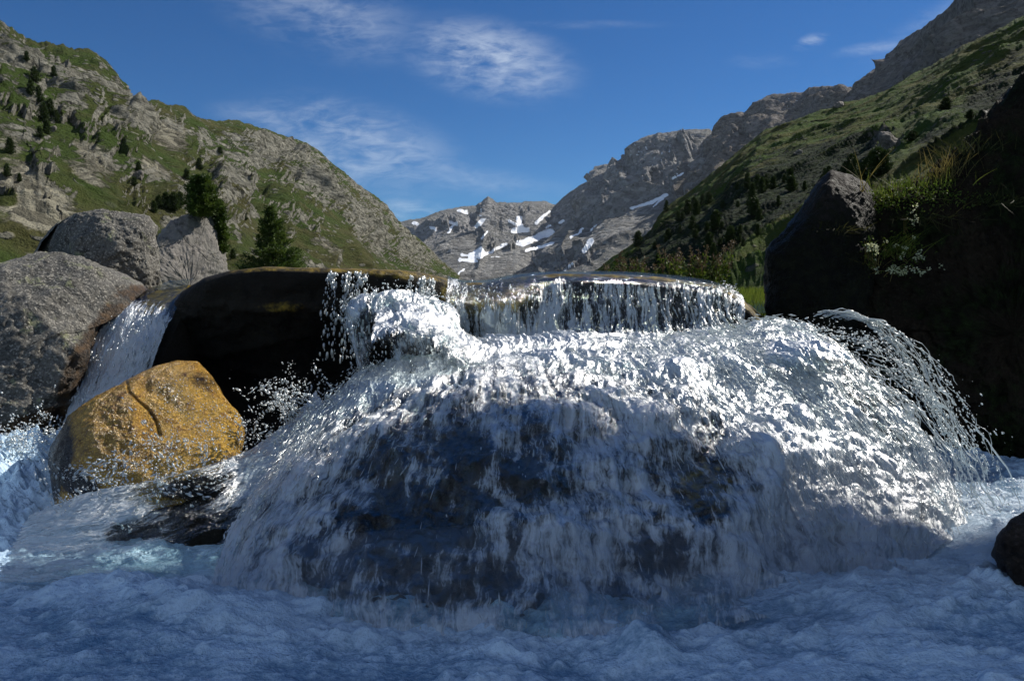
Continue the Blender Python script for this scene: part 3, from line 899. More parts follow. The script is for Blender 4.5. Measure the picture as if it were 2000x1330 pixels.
def sheet(name, lines, nu, nv, mat, amp, foam_fn, edge=0.08, su=14.0, sv=4.0, seed=0, extra=None, off=0.0, edge_v=(0.0, 0.03), raw=False, lump=0.0):
    """water surface through flow lines, each a list of (px, py, Y) control points running downstream"""
    C = np.array([[P(*p) for p in ln] for ln in lines])
    C = catmull(catmull(C, nu, 0), nv, 1)
    U = np.linspace(0, 1, nu)[:, None] + np.zeros((nu, nv))
    Vv = np.linspace(0, 1, nv)[None] + np.zeros((nu, nv))
    wu = np.linalg.norm(np.diff(C, axis=0), axis=-1).mean(1)
    um = np.concatenate([[0], np.cumsum(wu)])[:, None] + np.zeros((nu, nv))
    lv = np.linalg.norm(np.diff(C, axis=1), axis=-1)
    vm = np.concatenate([np.zeros((nu, 1)), np.cumsum(lv, 1)], 1)
    N = grid_normals(C)
    N = N * (1.0 if (N * (EYE - C)).sum(-1).mean() > 0 else -1.0)
    if lump:
        mk = (sstep(0, .2, U) * sstep(1, .85, U) * sstep(0, .3, Vv))
        C = C + N * (lump * mk * (fbm(C[..., 0] * 4.2, C[..., 1] * 4.2, C[..., 2] * 4.2, 4, .55, seed=700) * 1.6 + 0.5 * (ridged(C[..., 0] * 2.5, C[..., 1] * 2.5, C[..., 2] * 2.5, 3, seed=701) - .5)))[..., None]
        N = grid_normals(C)
        N = N * (1.0 if (N * (EYE - C)).sum(-1).mean() > 0 else -1.0)
    px, py = project(C)
    wob = fbm(C[..., 0] * 4, C[..., 1] * 4, C[..., 2] * 4, 3, seed=seed + 50) * 0.12
    a = fbm((um + wob) * su * .45, vm * sv * .5, seed * 1.7, 3, seed=seed)
    b = ridged((um + wob) * su, vm * sv * .6, 3.3, 4, 0.55, seed=seed + 9) - 0.45
    c = fbm((um + wob) * su * 3, vm * sv * 4, seed * .7, 4, 0.6, seed=seed + 19)
    A = amp(px, py, U, Vv) if callable(amp) else amp
    d = A * (a * 1.7 + b * 0.6 + c * 0.28) + off
    Q = C + N * d[..., None]
    fo = foam_fn(px, py, U, Vv) + (a * 0.5 + b * 0.25)
    ed = np.minimum(sstep(0, edge, U), sstep(1, 1 - edge, U))
    if edge_v[0]: ed = np.minimum(ed, sstep(0, edge_v[0], Vv))
    if edge_v[1]: ed = np.minimum(ed, sstep(1, 1 - edge_v[1], Vv))
    ed = ed * 0.9 + (extra(px, py, U, Vv) if extra else 0)
    if raw:
        return C, N, Q
    o = mesh_obj(name, Q, grid_faces(nu, nv), mat, attrs={'foam': fo, 'edge': ed}, uv=np.stack([um, vm], -1))
    tag(o, kind='structure')
    return o


MAIN = [
    [(690, 735, 3.45), (610, 790, 3.15), (530, 875, 2.9), (460, 970, 2.68), (415, 1070, 2.5), (395, 1160, 2.3)],
    [(740, 705, 3.45), (700, 755, 3.1), (630, 860, 2.78), (550, 980, 2.52), (490, 1090, 2.35), (465, 1195, 2.17)],
    [(850, 690, 3.45), (835, 738, 3.0), (780, 840, 2.7), (710, 960, 2.45), (650, 1090, 2.25), (625, 1235, 2.05)],
    [(960, 688, 3.45), (960, 730, 2.95), (950, 830, 2.6), (930, 960, 2.35), (910, 1100, 2.15), (900, 1262, 1.98)],
    [(1080, 680, 3.5), (1100, 728, 3.0), (1130, 830, 2.65), (1150, 960, 2.38), (1170, 1100, 2.18), (1180, 1265, 1.98)],
    [(1180, 665, 3.55), (1230, 712, 3.1), (1300, 805, 2.75), (1360, 940, 2.5), (1400, 1080, 2.3), (1425, 1235, 2.05)],
    [(1290, 655, 3.6), (1370, 690, 3.2), (1475, 785, 2.9), (1560, 915, 2.68), (1610, 1050, 2.48), (1640, 1190, 2.18)],
    [(1390, 648, 3.65), (1480, 668, 3.35), (1595, 755, 3.1), (1700, 875, 2.9), (1760, 990, 2.7), (1790, 1110, 2.4)],
    [(1460, 635, 3.7), (1550, 645, 3.45), (1660, 715, 3.25), (1770, 840, 3.05), (1835, 950, 2.9), (1870, 1050, 2.65)],
    [(1500, 625, 3.75), (1580, 632, 3.55), (1680, 700, 3.35), (1790, 820, 3.15), (1860, 930, 3.0), (1900, 1020, 2.8)],
]


def main_foam(px, py, U, Vv):
    f = 0.55 + 0 * px + 0.4 * fbm(U * 30, Vv * 3.4, 0, 5, .6, seed=301) + 0.55 * fbm(px / 60, py / 36, 4, 4, .6, seed=302) * sstep(.25, .5, Vv)
    f = f + blobs(px, py, [(1300, 690, 330, 60, 8, .75), (1500, 760, 260, 110, 35, .7), (1600, 900, 190, 120, 50, .45), (560, 850, 120, 60, -50, .75), (700, 760, 110, 30, -30, .6),
                           (1250, 800, 150, 90, 20, .25), (1650, 1000, 160, 60, 20, .2), (480, 1000, 70, 90, 0, .15), (1450, 1050, 140, 100, 0, .16), (1200, 1000, 150, 200, 0, .13), (900, 735, 160, 22, 0, .3)])
    holes = blobs(px, py, [(915, 885, 50, 38, 20, .9), (840, 1030, 110, 70, 10, .75), (1010, 930, 45, 35, 10, .7), (940, 985, 25, 30, 0, .8), (700, 1010, 50, 20, 30, .5), (790, 1130, 150, 70, 0, .55), (1290, 1095, 60, 30, 0, .6),
                           (1200, 1170, 35, 40, 0, .65), (1030, 1190, 60, 50, 0, .5), (640, 860, 60, 20, -40, .3), (960, 1140, 60, 50, 0, .6), (1330, 1200, 60, 40, 0, .5), (760, 900, 90, 50, 0, .3), (1370, 915, 40, 40, 40, .45), (1400, 990, 25, 50, 0, .35)])
    return f - holes * 1.15 + 0.22 * sstep(.55, .95, Vv)


main = sheet('water', MAIN, 900, 620, M_main, lambda px, py, U, V: 0.015 + 0.008 * blobs(px, py, [(1500, 760, 350, 120, 35, 1), (600, 830, 150, 80, 0, 1)]), main_foam, edge=0.06, seed=2, edge_v=(0, 0.02), lump=0.06)
tag(main, 'white water fanning out over the rounded boulder into the pool', kind='structure')

# rounded boulder under the main fan
C, N, Q = sheet('x', MAIN, 420, 240, None, 0.0, lambda px, py, U, V: 0, raw=True, lump=0.06)
B = C - N * (0.055 + 0.0 * C[..., :1]) - np.array([0, -0.02, 0.01])
q = B * 3
B = B - N * (np.clip(0.03 - 0.09 * fbm(q[..., 0], q[..., 1], q[..., 2], 4, seed=90), -0.03, 0.1))[..., None]
tail = [B]
low = B[:, -1:, :] + np.array([0, 0.1, -0.35]); tail.append(low)
head = B[:, :1, :] + np.array([0, 0.12, -0.02]); head2 = B[:, :1, :] + np.array([0, 0.25, -0.9])
B = np.concatenate([head2, head] + tail, 1)
sideL = B[:1] + np.array([-0.05, 0.2, 0]); sideL[..., 2] = np.minimum(sideL[..., 2], -0.3)
sideR = B[-1:] + np.array([0.05, 0.2, 0]); sideR[..., 2] = np.minimum(sideR[..., 2], -0.3)
B = np.concatenate([sideL, B, sideR], 0)
pxb, pyb = project(B)
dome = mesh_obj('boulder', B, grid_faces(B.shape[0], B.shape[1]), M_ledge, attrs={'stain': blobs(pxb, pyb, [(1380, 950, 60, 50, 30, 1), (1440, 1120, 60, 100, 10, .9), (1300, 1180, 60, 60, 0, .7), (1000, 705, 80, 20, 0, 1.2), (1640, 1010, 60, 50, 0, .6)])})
tag(dome, 'large rounded dark boulder showing through the middle of the fanning white water', 'boulder')


# curtain over the ledge, right part
def topz(px, Y):
    """pixel row, at distance Y, of the ledge's own top height"""
    z = lip_z(px)[..., 2]
    return z


def curtain_line(px, foot_px, foot_py, foot_Y, run_px, run_py, run_Y, over=0.014, bulge=0.03):
    l = lip_z(px)
    z, Yl = l[2] + over, l[1]
    gs = math.exp(-((px - 955) / 80) ** 2)
    bulge = bulge + 0.17 * gs
    k = (px - 1000) / F
    p = [np.array([k * (Yl + 1.5), Yl + 1.5, z - .03]), np.array([k * (Yl + .6), Yl + .6, z]), np.array([k * (Yl + .16), Yl + .16, z - .004]), np.array([k * Yl, Yl - .015 - .05 * gs, z - .045]), np.array([k * Yl, Yl - .035 - bulge, z - .13])]
    p.append(P(foot_px, foot_py, foot_Y))
    p.append(P(run_px, run_py, run_Y))
    return p


def sheet3(name, pts, nu, nv, mat, **kw):
    C0 = np.array(pts)
    a, b = project(C0)
    lines = [[(a[i, j], b[i, j], C0[i, j, 1]) for j in range(C0.shape[1])] for i in range(C0.shape[0])]
    return sheet(name, lines, nu, nv, mat, **kw)


cl = [curtain_line(870, 880, 690, 3.72, 870, 720, 3.35), curtain_line(905, 905, 680, 3.75, 905, 712, 3.3), curtain_line(950, 950, 680, 3.76, 950, 715, 3.3), curtain_line(1000, 1000, 668, 3.74, 1005, 705, 3.3),
      curtain_line(1060, 1062, 660, 3.74, 1075, 700, 3.3), curtain_line(1120, 1125, 655, 3.74, 1160, 695, 3.25), curtain_line(1200, 1210, 654, 3.72, 1250, 690, 3.25), curtain_line(1280, 1300, 654, 3.72, 1350, 685, 3.28),
      curtain_line(1360, 1390, 654, 3.74, 1440, 680, 3.35), curtain_line(1415, 1450, 650, 3.78, 1500, 668, 3.42), curtain_line(1455, 1490, 640, 3.84, 1540, 655, 3.5)]


def curt_foam(px, py, U, Vv):
    f = np.where(py < 556 + 0 * px, -0.5, 0.36)
    f = -0.9 + 1.38 * sstep(538, 562, py - 22 * sstep(1300, 1480, px) + 8 * np.sin(px / 17)) + 0.75 * sstep(636, 675, py + 12 * np.sin(px / 31)) + 1.0 * fbm(px / 15, py / 150, 0, 5, .65, seed=201) + 1.1 * fbm(px / 70, py / 300, 3, 3, .6, seed=202)
    f = f + blobs(px, py, [(985, 640, 120, 50, 0, .75), (1100, 600, 60, 40, 0, .2), (1450, 620, 60, 50, 0, .2)])
    f = f - blobs(px, py, [(960, 575, 90, 26, 0, 1.0)])
    return f


curt = sheet3('water', cl, 900, 520, M_thin, amp=lambda px, py, U, V: 0.0015 + 0.018 * sstep(548, 600, py) + 0.012 * sstep(640, 680, py), foam_fn=curt_foam, edge=0.03, su=24, sv=4, seed=6, edge_v=(0, 0.06))
tag(curt, 'thin glittering curtain of water falling from the ledge', kind='structure')

# churning foam at the foot of the curtain
BAND = [[(x - 25, y - 4, 3.72), (x - 10, y + 6, 3.55), (x, y + 30, 3.35), (x + dx, y + 62, 3.12), (x + dx * 1.8, y + 110, 2.98)] for x, y, dx in
        ((720, 590, -6), (800, 575, 0), (865, 600, 0), (930, 650, 0), (1000, 658, 4), (1080, 652, 8), (1170, 650, 16), (1260, 652, 28), (1350, 652, 42), (1430, 650, 55), (1500, 632, 60), (1560, 628, 64), (1610, 640, 64))]
def band_foam(px, py, U, Vv):
    return 0.95 - 0.75 * sstep(0.55, 1.0, Vv) - blobs(px, py, [(960, 715, 90, 14, 0, .8), (900, 640, 30, 40, 0, .3), (840, 650, 40, 40, 0, .25)]) * 1.0
band = sheet('water', BAND, 800, 240, M_main, 0.026, band_foam, edge=0.03, su=18, sv=9, seed=13, edge_v=(0.1, 0.35))
tag(band, 'churning white foam at the foot of the ledge', kind='structure')

# left foam fall under the drips
LF = [[(672, 640, 3.6), (668, 625, 3.52), (672, 650, 3.46), (688, 690, 3.43), (700, 730, 3.42), (706, 775, 3.4)],
      [(700, 600, 3.68), (692, 582, 3.56), (690, 610, 3.47), (700, 665, 3.42), (715, 720, 3.38), (725, 765, 3.34)],
      [(750, 590, 3.7), (745, 568, 3.56), (745, 600, 3.46), (750, 660, 3.4), (760, 715, 3.35), (765, 755, 3.3)],
      [(810, 592, 3.7), (808, 572, 3.58), (806, 600, 3.48), (808, 655, 3.42), (812, 705, 3.36), (815, 745, 3.3)],
      [(862, 600, 3.75), (862, 584, 3.64), (862, 610, 3.52), (862, 655, 3.45), (862, 700, 3.38), (862, 740, 3.3)],
      [(900, 620, 3.8), (902, 606, 3.7), (904, 630, 3.6), (905, 665, 3.5), (905, 700, 3.4), (905, 735, 3.3)]]
def lf_foam(px, py, U, V):
    return 0.7 - 0.05 * V + 0.6 * fbm(px / 22, py / 60, 0, 4, .6, seed=330) - blobs(px, py, [(730, 640, 30, 24, 0, 1.0), (745, 700, 28, 50, 0, 1.1), (800, 700, 20, 26, 0, .8), (775, 655, 16, 14, 0, .6), (690, 730, 12, 30, 0, .6), (850, 620, 25, 14, 0, .5), (760, 590, 20, 8, 0, .4)])
def lf_edge(px, py, U, V):
    return -blobs(px, py, [(745, 705, 30, 45, 0, .9), (728, 642, 26, 20, 0, .6), (700, 745, 14, 30, 0, .9), (735, 760, 40, 16, 0, .7)])
lf = sheet('water', LF, 380, 420, M_main, 0.015, lf_foam, edge=0.07, su=20, sv=6, seed=17, edge_v=(0.04, 0.06), extra=lf_edge)
tag(lf, 'lumpy white fall at the left of the ledge', kind='structure')

# left cascade
LC = [[(330, 548, 5.2), (262, 572, 4.5), (212, 590, 4.05), (176, 660, 3.86), (140, 760, 3.66), (108, 850, 3.48), (70, 930, 3.3)],
      [(345, 548, 5.2), (292, 568, 4.45), (248, 592, 4.0), (212, 662, 3.8), (176, 760, 3.6), (140, 850, 3.42), (95, 930, 3.22)],
      [(358, 546, 5.1), (322, 562, 4.4), (290, 590, 3.95), (258, 660, 3.75), (222, 750, 3.58), (180, 835, 3.42), (120, 925, 3.2)],
      [(372, 545, 5.0), (350, 556, 4.3), (326, 588, 3.9), (296, 655, 3.72), (262, 740, 3.58), (216, 820, 3.45), (160, 900, 3.25)],
      [(384, 543, 4.9), (374, 550, 4.15), (352, 592, 3.84), (322, 660, 3.7), (292, 740, 3.6), (262, 810, 3.5), (210, 890, 3.3)]]
def lc_foam(px, py, U, V):
    f = -0.6 + 1.85 * sstep(0.26, 0.42, V + (0.5 - U) * 0.1) - 0.42 * sstep(0.55, 0.9, U) + 0.25 * sstep(.6, 1, V)
    return f
lc = sheet('water', LC, 380, 560, M_thin, lambda px, py, U, V: 0.003 + 0.012 * sstep(.25, .4, V), lc_foam, edge=0.06, su=22, sv=5, seed=23, edge_v=(0, 0.03))
tag(lc, 'narrow cascade sliding between the grey slab and the black ledge', kind='structure')

# bed rock under the left cascade, also the mossy step it slides over
C, N, Q = sheet('x', LC, 160, 200, None, 0.0, lambda px, py, U, V: 0, raw=True)
B = C - N * 0.03
q = B * 4
B = B - N * (0.02 + 0.05 * fbm(q[..., 0], q[..., 1], q[..., 2], 4, seed=95))[..., None]
end = B[:, -1:, :] + np.array([0, 0.05, -0.5])
B = np.concatenate([B, end], 1)
sl = B[:1] + np.array([-0.12, 0.1, -0.25]); sr = B[-1:] + np.array([0.03, 0.12, -0.35])
B = np.concatenate([sl, B, sr], 0)
pxb, pyb = project(B)
step = mesh_obj('boulder', B, grid_faces(B.shape[0], B.shape[1]), M_ledge, attrs={'stain': blobs(pxb, pyb, [(280, 580, 110, 36, -10, 1.3)])})
tag(step, 'mossy dark rock step under the narrow left cascade', 'boulder')

# lower left white water
LL = [[(620, 760, 3.35), (545, 830, 3.15), (470, 880, 3.0), (400, 900, 2.82), (290, 925, 2.7), (170, 955, 2.62), (40, 1000, 2.55)],
      [(640, 790, 3.2), (560, 880, 2.97), (480, 940, 2.8), (390, 975, 2.66), (280, 1010, 2.6), (150, 1040, 2.52), (0, 1070, 2.45)],
      [(650, 820, 3.1), (570, 930, 2.85), (490, 1010, 2.66), (390, 1050, 2.52), (280, 1080, 2.46), (150, 1100, 2.42), (-20, 1115, 2.38)],
      [(660, 860, 3.0), (580, 980, 2.75), (495, 1080, 2.5), (400, 1120, 2.38), (290, 1135, 2.36), (160, 1140, 2.34), (-40, 1145, 2.32)]]
def ll_foam(px, py, U, V):
    return 0.8 - 0.2 * U + 0.35 * fbm(px / 50, py / 30, 0, 4, .6, seed=311) + blobs(px, py, [(520, 850, 100, 60, -40, .4), (180, 1000, 120, 40, -10, .3), (60, 1050, 140, 40, 0, .2)]) - blobs(px, py, [(370, 960, 90, 40, -15, 1.0), (400, 1050, 70, 50, 0, 1.0), (265, 1040, 50, 20, -10, .7), (330, 1110, 120, 30, 0, .6)])
def ll_edge(px, py, U, V):
    return -blobs(px, py, [(380, 960, 75, 36, -15, .7), (400, 1050, 60, 45, 0, .7)])
ll = sheet('water', LL, 380, 560, M_main, 0.022, ll_foam, edge=0.09, su=18, sv=6, seed=29, edge_v=(0.02, 0.05), extra=ll_edge)
tag(ll, 'broken white water running left past the black boulder', kind='structure')

# pool
mp, nt, out = new_mat('foaming_pool')
co = nt.node('ShaderNodeTexCoord').outputs['Object']
fo = nt.attr('foam')
a = nt.noise(nt.mapping(co, scale=(7, 13, 7)), 1.0, 8, 0.7, 0.25)
b = nt.noise(nt.mapping(co, scale=(48, 64, 48)), 1.0, 6, 0.72, 0.3)
v1 = nt.voronoi(nt.mapping(co, scale=(95, 120, 95)), 1.0)
v2 = nt.voronoi(nt.mapping(co, scale=(210, 240, 210)), 1.0)
n = nt.math('ADD', nt.math('MULTIPLY', a, 0.5), nt.math('MULTIPLY', b, 0.5))
f = nt.ramp(nt.math('ADD', fo, nt.math('MULTIPLY', nt.math('SUBTRACT', n, 0.5), 3.0)), -0.1, 1.0)
c = nt.mix(f, (0.12, 0.24, 0.38), (0.56, 0.74, 0.9))
bub = nt.math('ADD', nt.math('MULTIPLY', v1, 0.35), nt.math('MULTIPLY', v2, 0.2))
h = nt.math('ADD', nt.math('MULTIPLY', a, 0.8), nt.math('ADD', nt.math('MULTIPLY', b, 0.55), bub))
nrm = nt.bump(h, 1.0, 0.007)
principled(nt, out, c, nt.ramp(f, 0, 1, 0.12, 0.38), nrm, spec=0.5)
M_pool = mp
nx, ny = 900, 820
xs = np.linspace(-4.6, 4.6, nx)
ys = np.concatenate([np.linspace(-1.2, 1.2, 60), np.linspace(1.204, 4.6, ny - 60)])
X, Y = np.meshgrid(xs, ys, indexing='ij')
wx = fbm(X * 1.6, Y * 1.6, 2, 4, seed=80) * 0.5
rz = ridged(X * 1.7 + wx, Y * 3.2 + wx, 0.3, 5, 0.55, seed=81) - 0.4
fz = fbm(X * 2.6 + wx, Y * 4.2, 7, 6, 0.58, seed=82)
ch = fbm(X * 13, Y * 19, 1, 5, 0.65, seed=83)
pk = np.clip(fbm(X * 7, Y * 11, 3, 4, 0.6, seed=84) - 0.12, 0, 1)
Z = -0.035 + rz * 0.034 + fz * 0.05 + ch * 0.016 + pk * 0.07
def gb(x, y, rx, ry, h): return h * np.exp(-((X - x) / rx) ** 2 - ((Y - y) / ry) ** 2)
churn = gb(-2.0, 3.35, .34, .5, 1) + gb(-1.75, 2.9, .5, .3, .5)
rim = gb(0.1, 1.98, 1.0, .1, 1) + gb(1.25, 2.3, .4, .2, 1) + gb(-.9, 2.2, .4, .15, 1)
Z += gb(-2.05, 3.4, .36, .5, .24) + gb(1.75, 2.65, .4, .3, .09) + gb(0.33, 1.9, .07, .06, .07) + gb(-.95, 2.1, .35, .2, .07) + gb(1.15, 2.15, .5, .25, .06)
Z += churn * (fbm(X * 9, Y * 9, 0, 5, .65, seed=85) * 0.16 + fbm(X * 28, Y * 28, 0, 3, .65, seed=86) * 0.05)
Z += np.clip(rim, 0, 1) * (0.012 + 0.05 * fbm(X * 12, Y * 14, 2, 5, .65, seed=87))
FO = 0.42 + fz * 0.9 + rz * 0.3 + ch * 0.4 + pk * 1.5 + churn * 0.9 + np.clip(rim, 0, 1) * .35 + gb(1.7, 2.6, .5, .3, .25) + gb(-1.35, 2.6, .8, .35, .7)
pool = mesh_obj('water', np.stack([X, Y, Z], -1), grid_faces(nx, ny), M_pool, attrs={'foam': FO})
tag(pool, 'foaming blue pool in the shade at the foot of the falls', kind='structure')

# stream above the ledge
xs = np.linspace(-2.0, 2.6, 160); ys = np.linspace(4.6, 14, 200)
X, Y = np.meshgrid(xs, ys, indexing='ij')
Z = 0.70 + 0.012 * fbm(X * 3, Y * 2, 0, 3, seed=88) + 0 * X
strm = mesh_obj('water', np.stack([X, Y, Z], -1), grid_faces(160, 200), M_lip, attrs={'foam': np.full(X.shape, -0.3), 'edge': np.ones(X.shape)}, uv=np.stack([X, Y], -1))
tag(strm, 'smooth stream above the ledge', kind='structure')

# ------------------------------------------------------------------ spray and droplets
md, nt, out = new_mat('droplets')
d = nt.node('ShaderNodeBsdfDiffuse'); d.inputs['Color'].default_value = (0.8, 0.86, 0.88, 1)
t = nt.node('ShaderNodeBsdfTransparent'); t.inputs['Color'].default_value = (0.85, 0.92, 0.92, 1)
gl = nt.node('ShaderNodeBsdfGlossy'); gl.inputs['Roughness'].default_value = 0.3
tl = nt.node('ShaderNodeBsdfTranslucent'); tl.inputs['Color'].default_value = (0.9, 0.95, 0.95, 1)
m0 = nt.node('ShaderNodeMixShader'); m0.inputs[0].default_value = 0.5; nt.l.new(d.outputs[0], m0.inputs[1]); nt.l.new(tl.outputs[0], m0.inputs[2])
m1 = nt.node('ShaderNodeMixShader'); m1.inputs[0].default_value = 0.5; nt.l.new(m0.outputs[0], m1.inputs[1]); nt.l.new(t.outputs[0], m1.inputs[2])
m2 = nt.node('ShaderNodeMixShader'); m2.inputs[0].default_value = 0.35; nt.l.new(m1.outputs[0], m2.inputs[1]); nt.l.new(gl.outputs[0], m2.inputs[2])
nt.l.new(m2.outputs[0], out.inputs['Surface'])
M_drop = md

_ph = (1 + 5 ** .5) / 2
ICO = np.array([[-1, _ph, 0], [1, _ph, 0], [-1, -_ph, 0], [1, -_ph, 0], [0, -1, _ph], [0, 1, _ph], [0, -1, -_ph], [0, 1, -_ph], [_ph, 0, -1], [_ph, 0, 1], [-_ph, 0, -1], [-_ph, 0, 1]]) / math.hypot(1, _ph)
ICOF = np.array([[0, 11, 5], [0, 5, 1], [0, 1, 7], [0, 7, 10], [0, 10, 11], [1, 5, 9], [5, 11, 4], [11, 10, 2], [10, 7, 6], [7, 1, 8], [3, 9, 4], [3, 4, 2], [3, 2, 6], [3, 6, 8], [3, 8, 9], [4, 9, 5], [2, 4, 11], [6, 2, 10], [8, 6, 7], [9, 8, 1]])


def drops(name, pos, size, vel=None, stretch=1.0, label=None):
    pos = np.asarray(pos); n = len(pos)
    size = np.broadcast_to(size, (n,))
    size = np.minimum(size, 2.6 * np.median(size))
    v = np.zeros((n, 12, 3))
    base = ICO[None] * size[:, None, None] * (1 + 0.18 * RNG.standard_normal((n, 12, 1)))
    if vel is not None:
        sp = np.linalg.norm(vel, axis=1, keepdims=True) + 1e-9
        dr = vel / sp
        along = (base * dr[:, None, :]).sum(-1, keepdims=True)
        st = np.broadcast_to(stretch, (n,))[:, None, None]
        base = base + along * dr[:, None, :] * (st - 1)
    v = pos[:, None, :] + base
    f = (ICOF[None] + (np.arange(n) * 12)[:, None, None]).reshape(-1, 3)
    o = mesh_obj(name, v, f, M_drop)
    tag(o, label=label, kind='stuff')
    return o


def traj(p0, v0, n_str, n_bead, T, size, jitter=0.02, vj=0.12):
    """beads along ballistic threads"""
    ps, vsl, sz = [], [], []
    for k in range(n_str):
        s = RNG.random()
        a = np.array([np.interp(s, np.linspace(0, 1, len(p0)), np.array(p0)[:, i]) for i in range(3)])
        vv = np.array([np.interp(s, np.linspace(0, 1, len(v0)), np.array(v0)[:, i]) for i in range(3)]) * (1 + vj * RNG.standard_normal(3))
        t = np.sort(RNG.random(n_bead)) ** 0.9 * T
        tb = t + 0.01 * RNG.standard_normal(n_bead)
        g = np.array([0, 0, -9.81])
        p = a + vv * tb[:, None] + 0.5 * g * tb[:, None] ** 2 + jitter * RNG.standard_normal((n_bead, 3)) * (0.25 + t[:, None] / T)
        ve = vv + g * tb[:, None]
        ps.append(p); vsl.append(ve)
        sz.append(size * np.exp(0.75 * RNG.standard_normal(n_bead)))
    return np.concatenate(ps), np.concatenate(vsl), np.concatenate(sz)


def threads(name, p0, v0, n, T, rad, label, seed, vj=0.07, wig=0.01):
    rg = np.random.default_rng(seed)
    parts = []
    g = np.array([0, 0, -9.81])
    for k in range(n):
        s_ = rg.random()
        a = np.array([np.interp(s_, [0, 1], [p0[0][i], p0[1][i]]) for i in range(3)])
        vv = np.array([np.interp(s_, [0, 1], [v0[0][i], v0[1][i]]) for i in range(3)]) * (1 + vj * rg.standard_normal(3))
        t0 = 0
        while t0 < T:
            L_ = T * (0.06 + 0.3 * rg.random())
            t = np.linspace(t0, min(t0 + L_, T), 14)
            p = a + vv * t[:, None] + .5 * g * t[:, None] ** 2
            ph = k * 3.7
            p = p + np.stack([fbm(t * 14, ph, i * 5.0, 3, seed=seed) for i in range(3)], -1) * wig * (1 + 3 * t[:, None] / T)
            r = rad * np.exp(.5 * rg.standard_normal()) * (0.35 + np.abs(fbm(t * 60, ph, 9, 3, seed=seed + 1)) * 2.6) * np.sin(np.linspace(0.12, 3.02, 14)) ** .6
            parts.append((p, r))
            t0 += L_ * (1.05 + .5 * rg.random())
    v, f = tubes_mesh(parts, 6)
    o = mesh_obj(name, v, f, M_drop)
    tag(o, label=label, kind='stuff')


PS, VS, ZS = [], [], []
def add(a):
    PS.append(a[0]); VS.append(a[1]); ZS.append(a[2])
# arcs leaping off at the right: from (1600,600) to (1900,960)
p0 = [P(1585, 612, 3.7), P(1650, 625, 3.6)]
add(traj(p0, [(1.25, -0.55, 0.55), (1.45, -.65, .35)], 11, 150, 0.42, 0.0020, 0.005, 0.06))
add(traj([P(1640, 650, 3.55), P(1760, 760, 3.4)], [(1.1, -0.8, 0.25), (1.0, -.8, 0.0)], 7, 110, 0.36, 0.0016, 0.006, 0.1))
add(traj([P(1500, 640, 3.6), P(1620, 660, 3.45)], [(1.1, -0.7, 0.6), (1.4, -.7, .5)], 60, 20, 0.36, 0.0017, 0.02, 0.3))
threads('spray', p0, [(1.25, -0.55, 0.55), (1.45, -.65, .35)], 14, 0.42, 0.0034, 'ragged threads of water leaping off the right end of the falls', 501, 0.08, 0.025)
threads('spray', [P(1640, 650, 3.55), P(1760, 760, 3.4)], [(1.1, -0.8, 0.25), (1.0, -.8, 0.0)], 16, 0.36, 0.003, 'threads of water falling inside the right arc', 502, 0.16, 0.03)
threads('spray', [P(1780, 800, 3.2), P(1560, 650, 3.5)], [(.9, -0.8, -0.2), (1.1, -.9, 0.2)], 16, 0.33, 0.0028, 'threads of water along the right shoulder of the fan', 503, 0.18, 0.03)
# bursts on the left of the fan
for (x, y, Yd, nn_, s) in ((520, 830, 2.95, 700, .004), (560, 780, 3.1, 500, .004), (640, 760, 3.2, 300, .004), (600, 800, 3.1, 600, .004), (470, 900, 2.95, 600, .0035), (230, 950, 2.8, 500, .0035), (330, 950, 2.78, 420, .0032),
                           (200, 945, 2.66, 700, .0035), (260, 925, 2.68, 500, .0035), (400, 905, 2.75, 500, .0035), (60, 850, 3.3, 900, .0035), (130, 850, 3.35, 300, .003), (20, 880, 3.2, 500, .0035)):
    nc = max(6, nn_ // 34)
    cc0 = RNG.standard_normal((nc, 3)) * np.array([.08, .06, .05]); cvv = RNG.standard_normal((nc, 3)) * 1.1 + np.array([-.8, -.3, 1.0])
    ci = RNG.integers(0, nc, nn_); tt_ = RNG.standard_normal(nn_)[:, None]
    pos = P(x, y, Yd) + cc0[ci] + cvv[ci] * tt_ * .022 + RNG.standard_normal((nn_, 3)) * 0.011
    vel = cvv[ci] + .35 * RNG.standard_normal((nn_, 3))
    add((pos, vel, s * 0.36 * np.exp(0.9 * RNG.standard_normal(nn_))))
arc = PS; 
spray1 = drops('spray', np.concatenate(PS), np.concatenate(ZS), np.concatenate(VS), stretch=1.2 + 2.6 * RNG.random(len(np.concatenate(ZS))) ** 2, label='droplets thrown off the falls at both sides')

gb_ = bvh_of(gold)
pts = []
rg = np.random.default_rng(606)
while len(pts) < 900:
    x = 255 + 225 * rg.random() ** .7; y = 735 + 200 * rg.random()
    if rg.random() > sstep(240, 430, x) * .9 + .1: continue
    h_ = gb_.ray_cast(Vector(EYE), Vector(P(x, y, 1.0) - EYE).normalized())
    if h_[0] is not None: pts.append(np.array(h_[0]) + np.array(h_[1]) * 0.0006 * (1 if h_[1].y < 0 else -1))
drops('spray', np.array(pts), 0.0011 * np.exp(.6 * rg.standard_normal(len(pts))), label='beads of water glinting on the golden boulder')

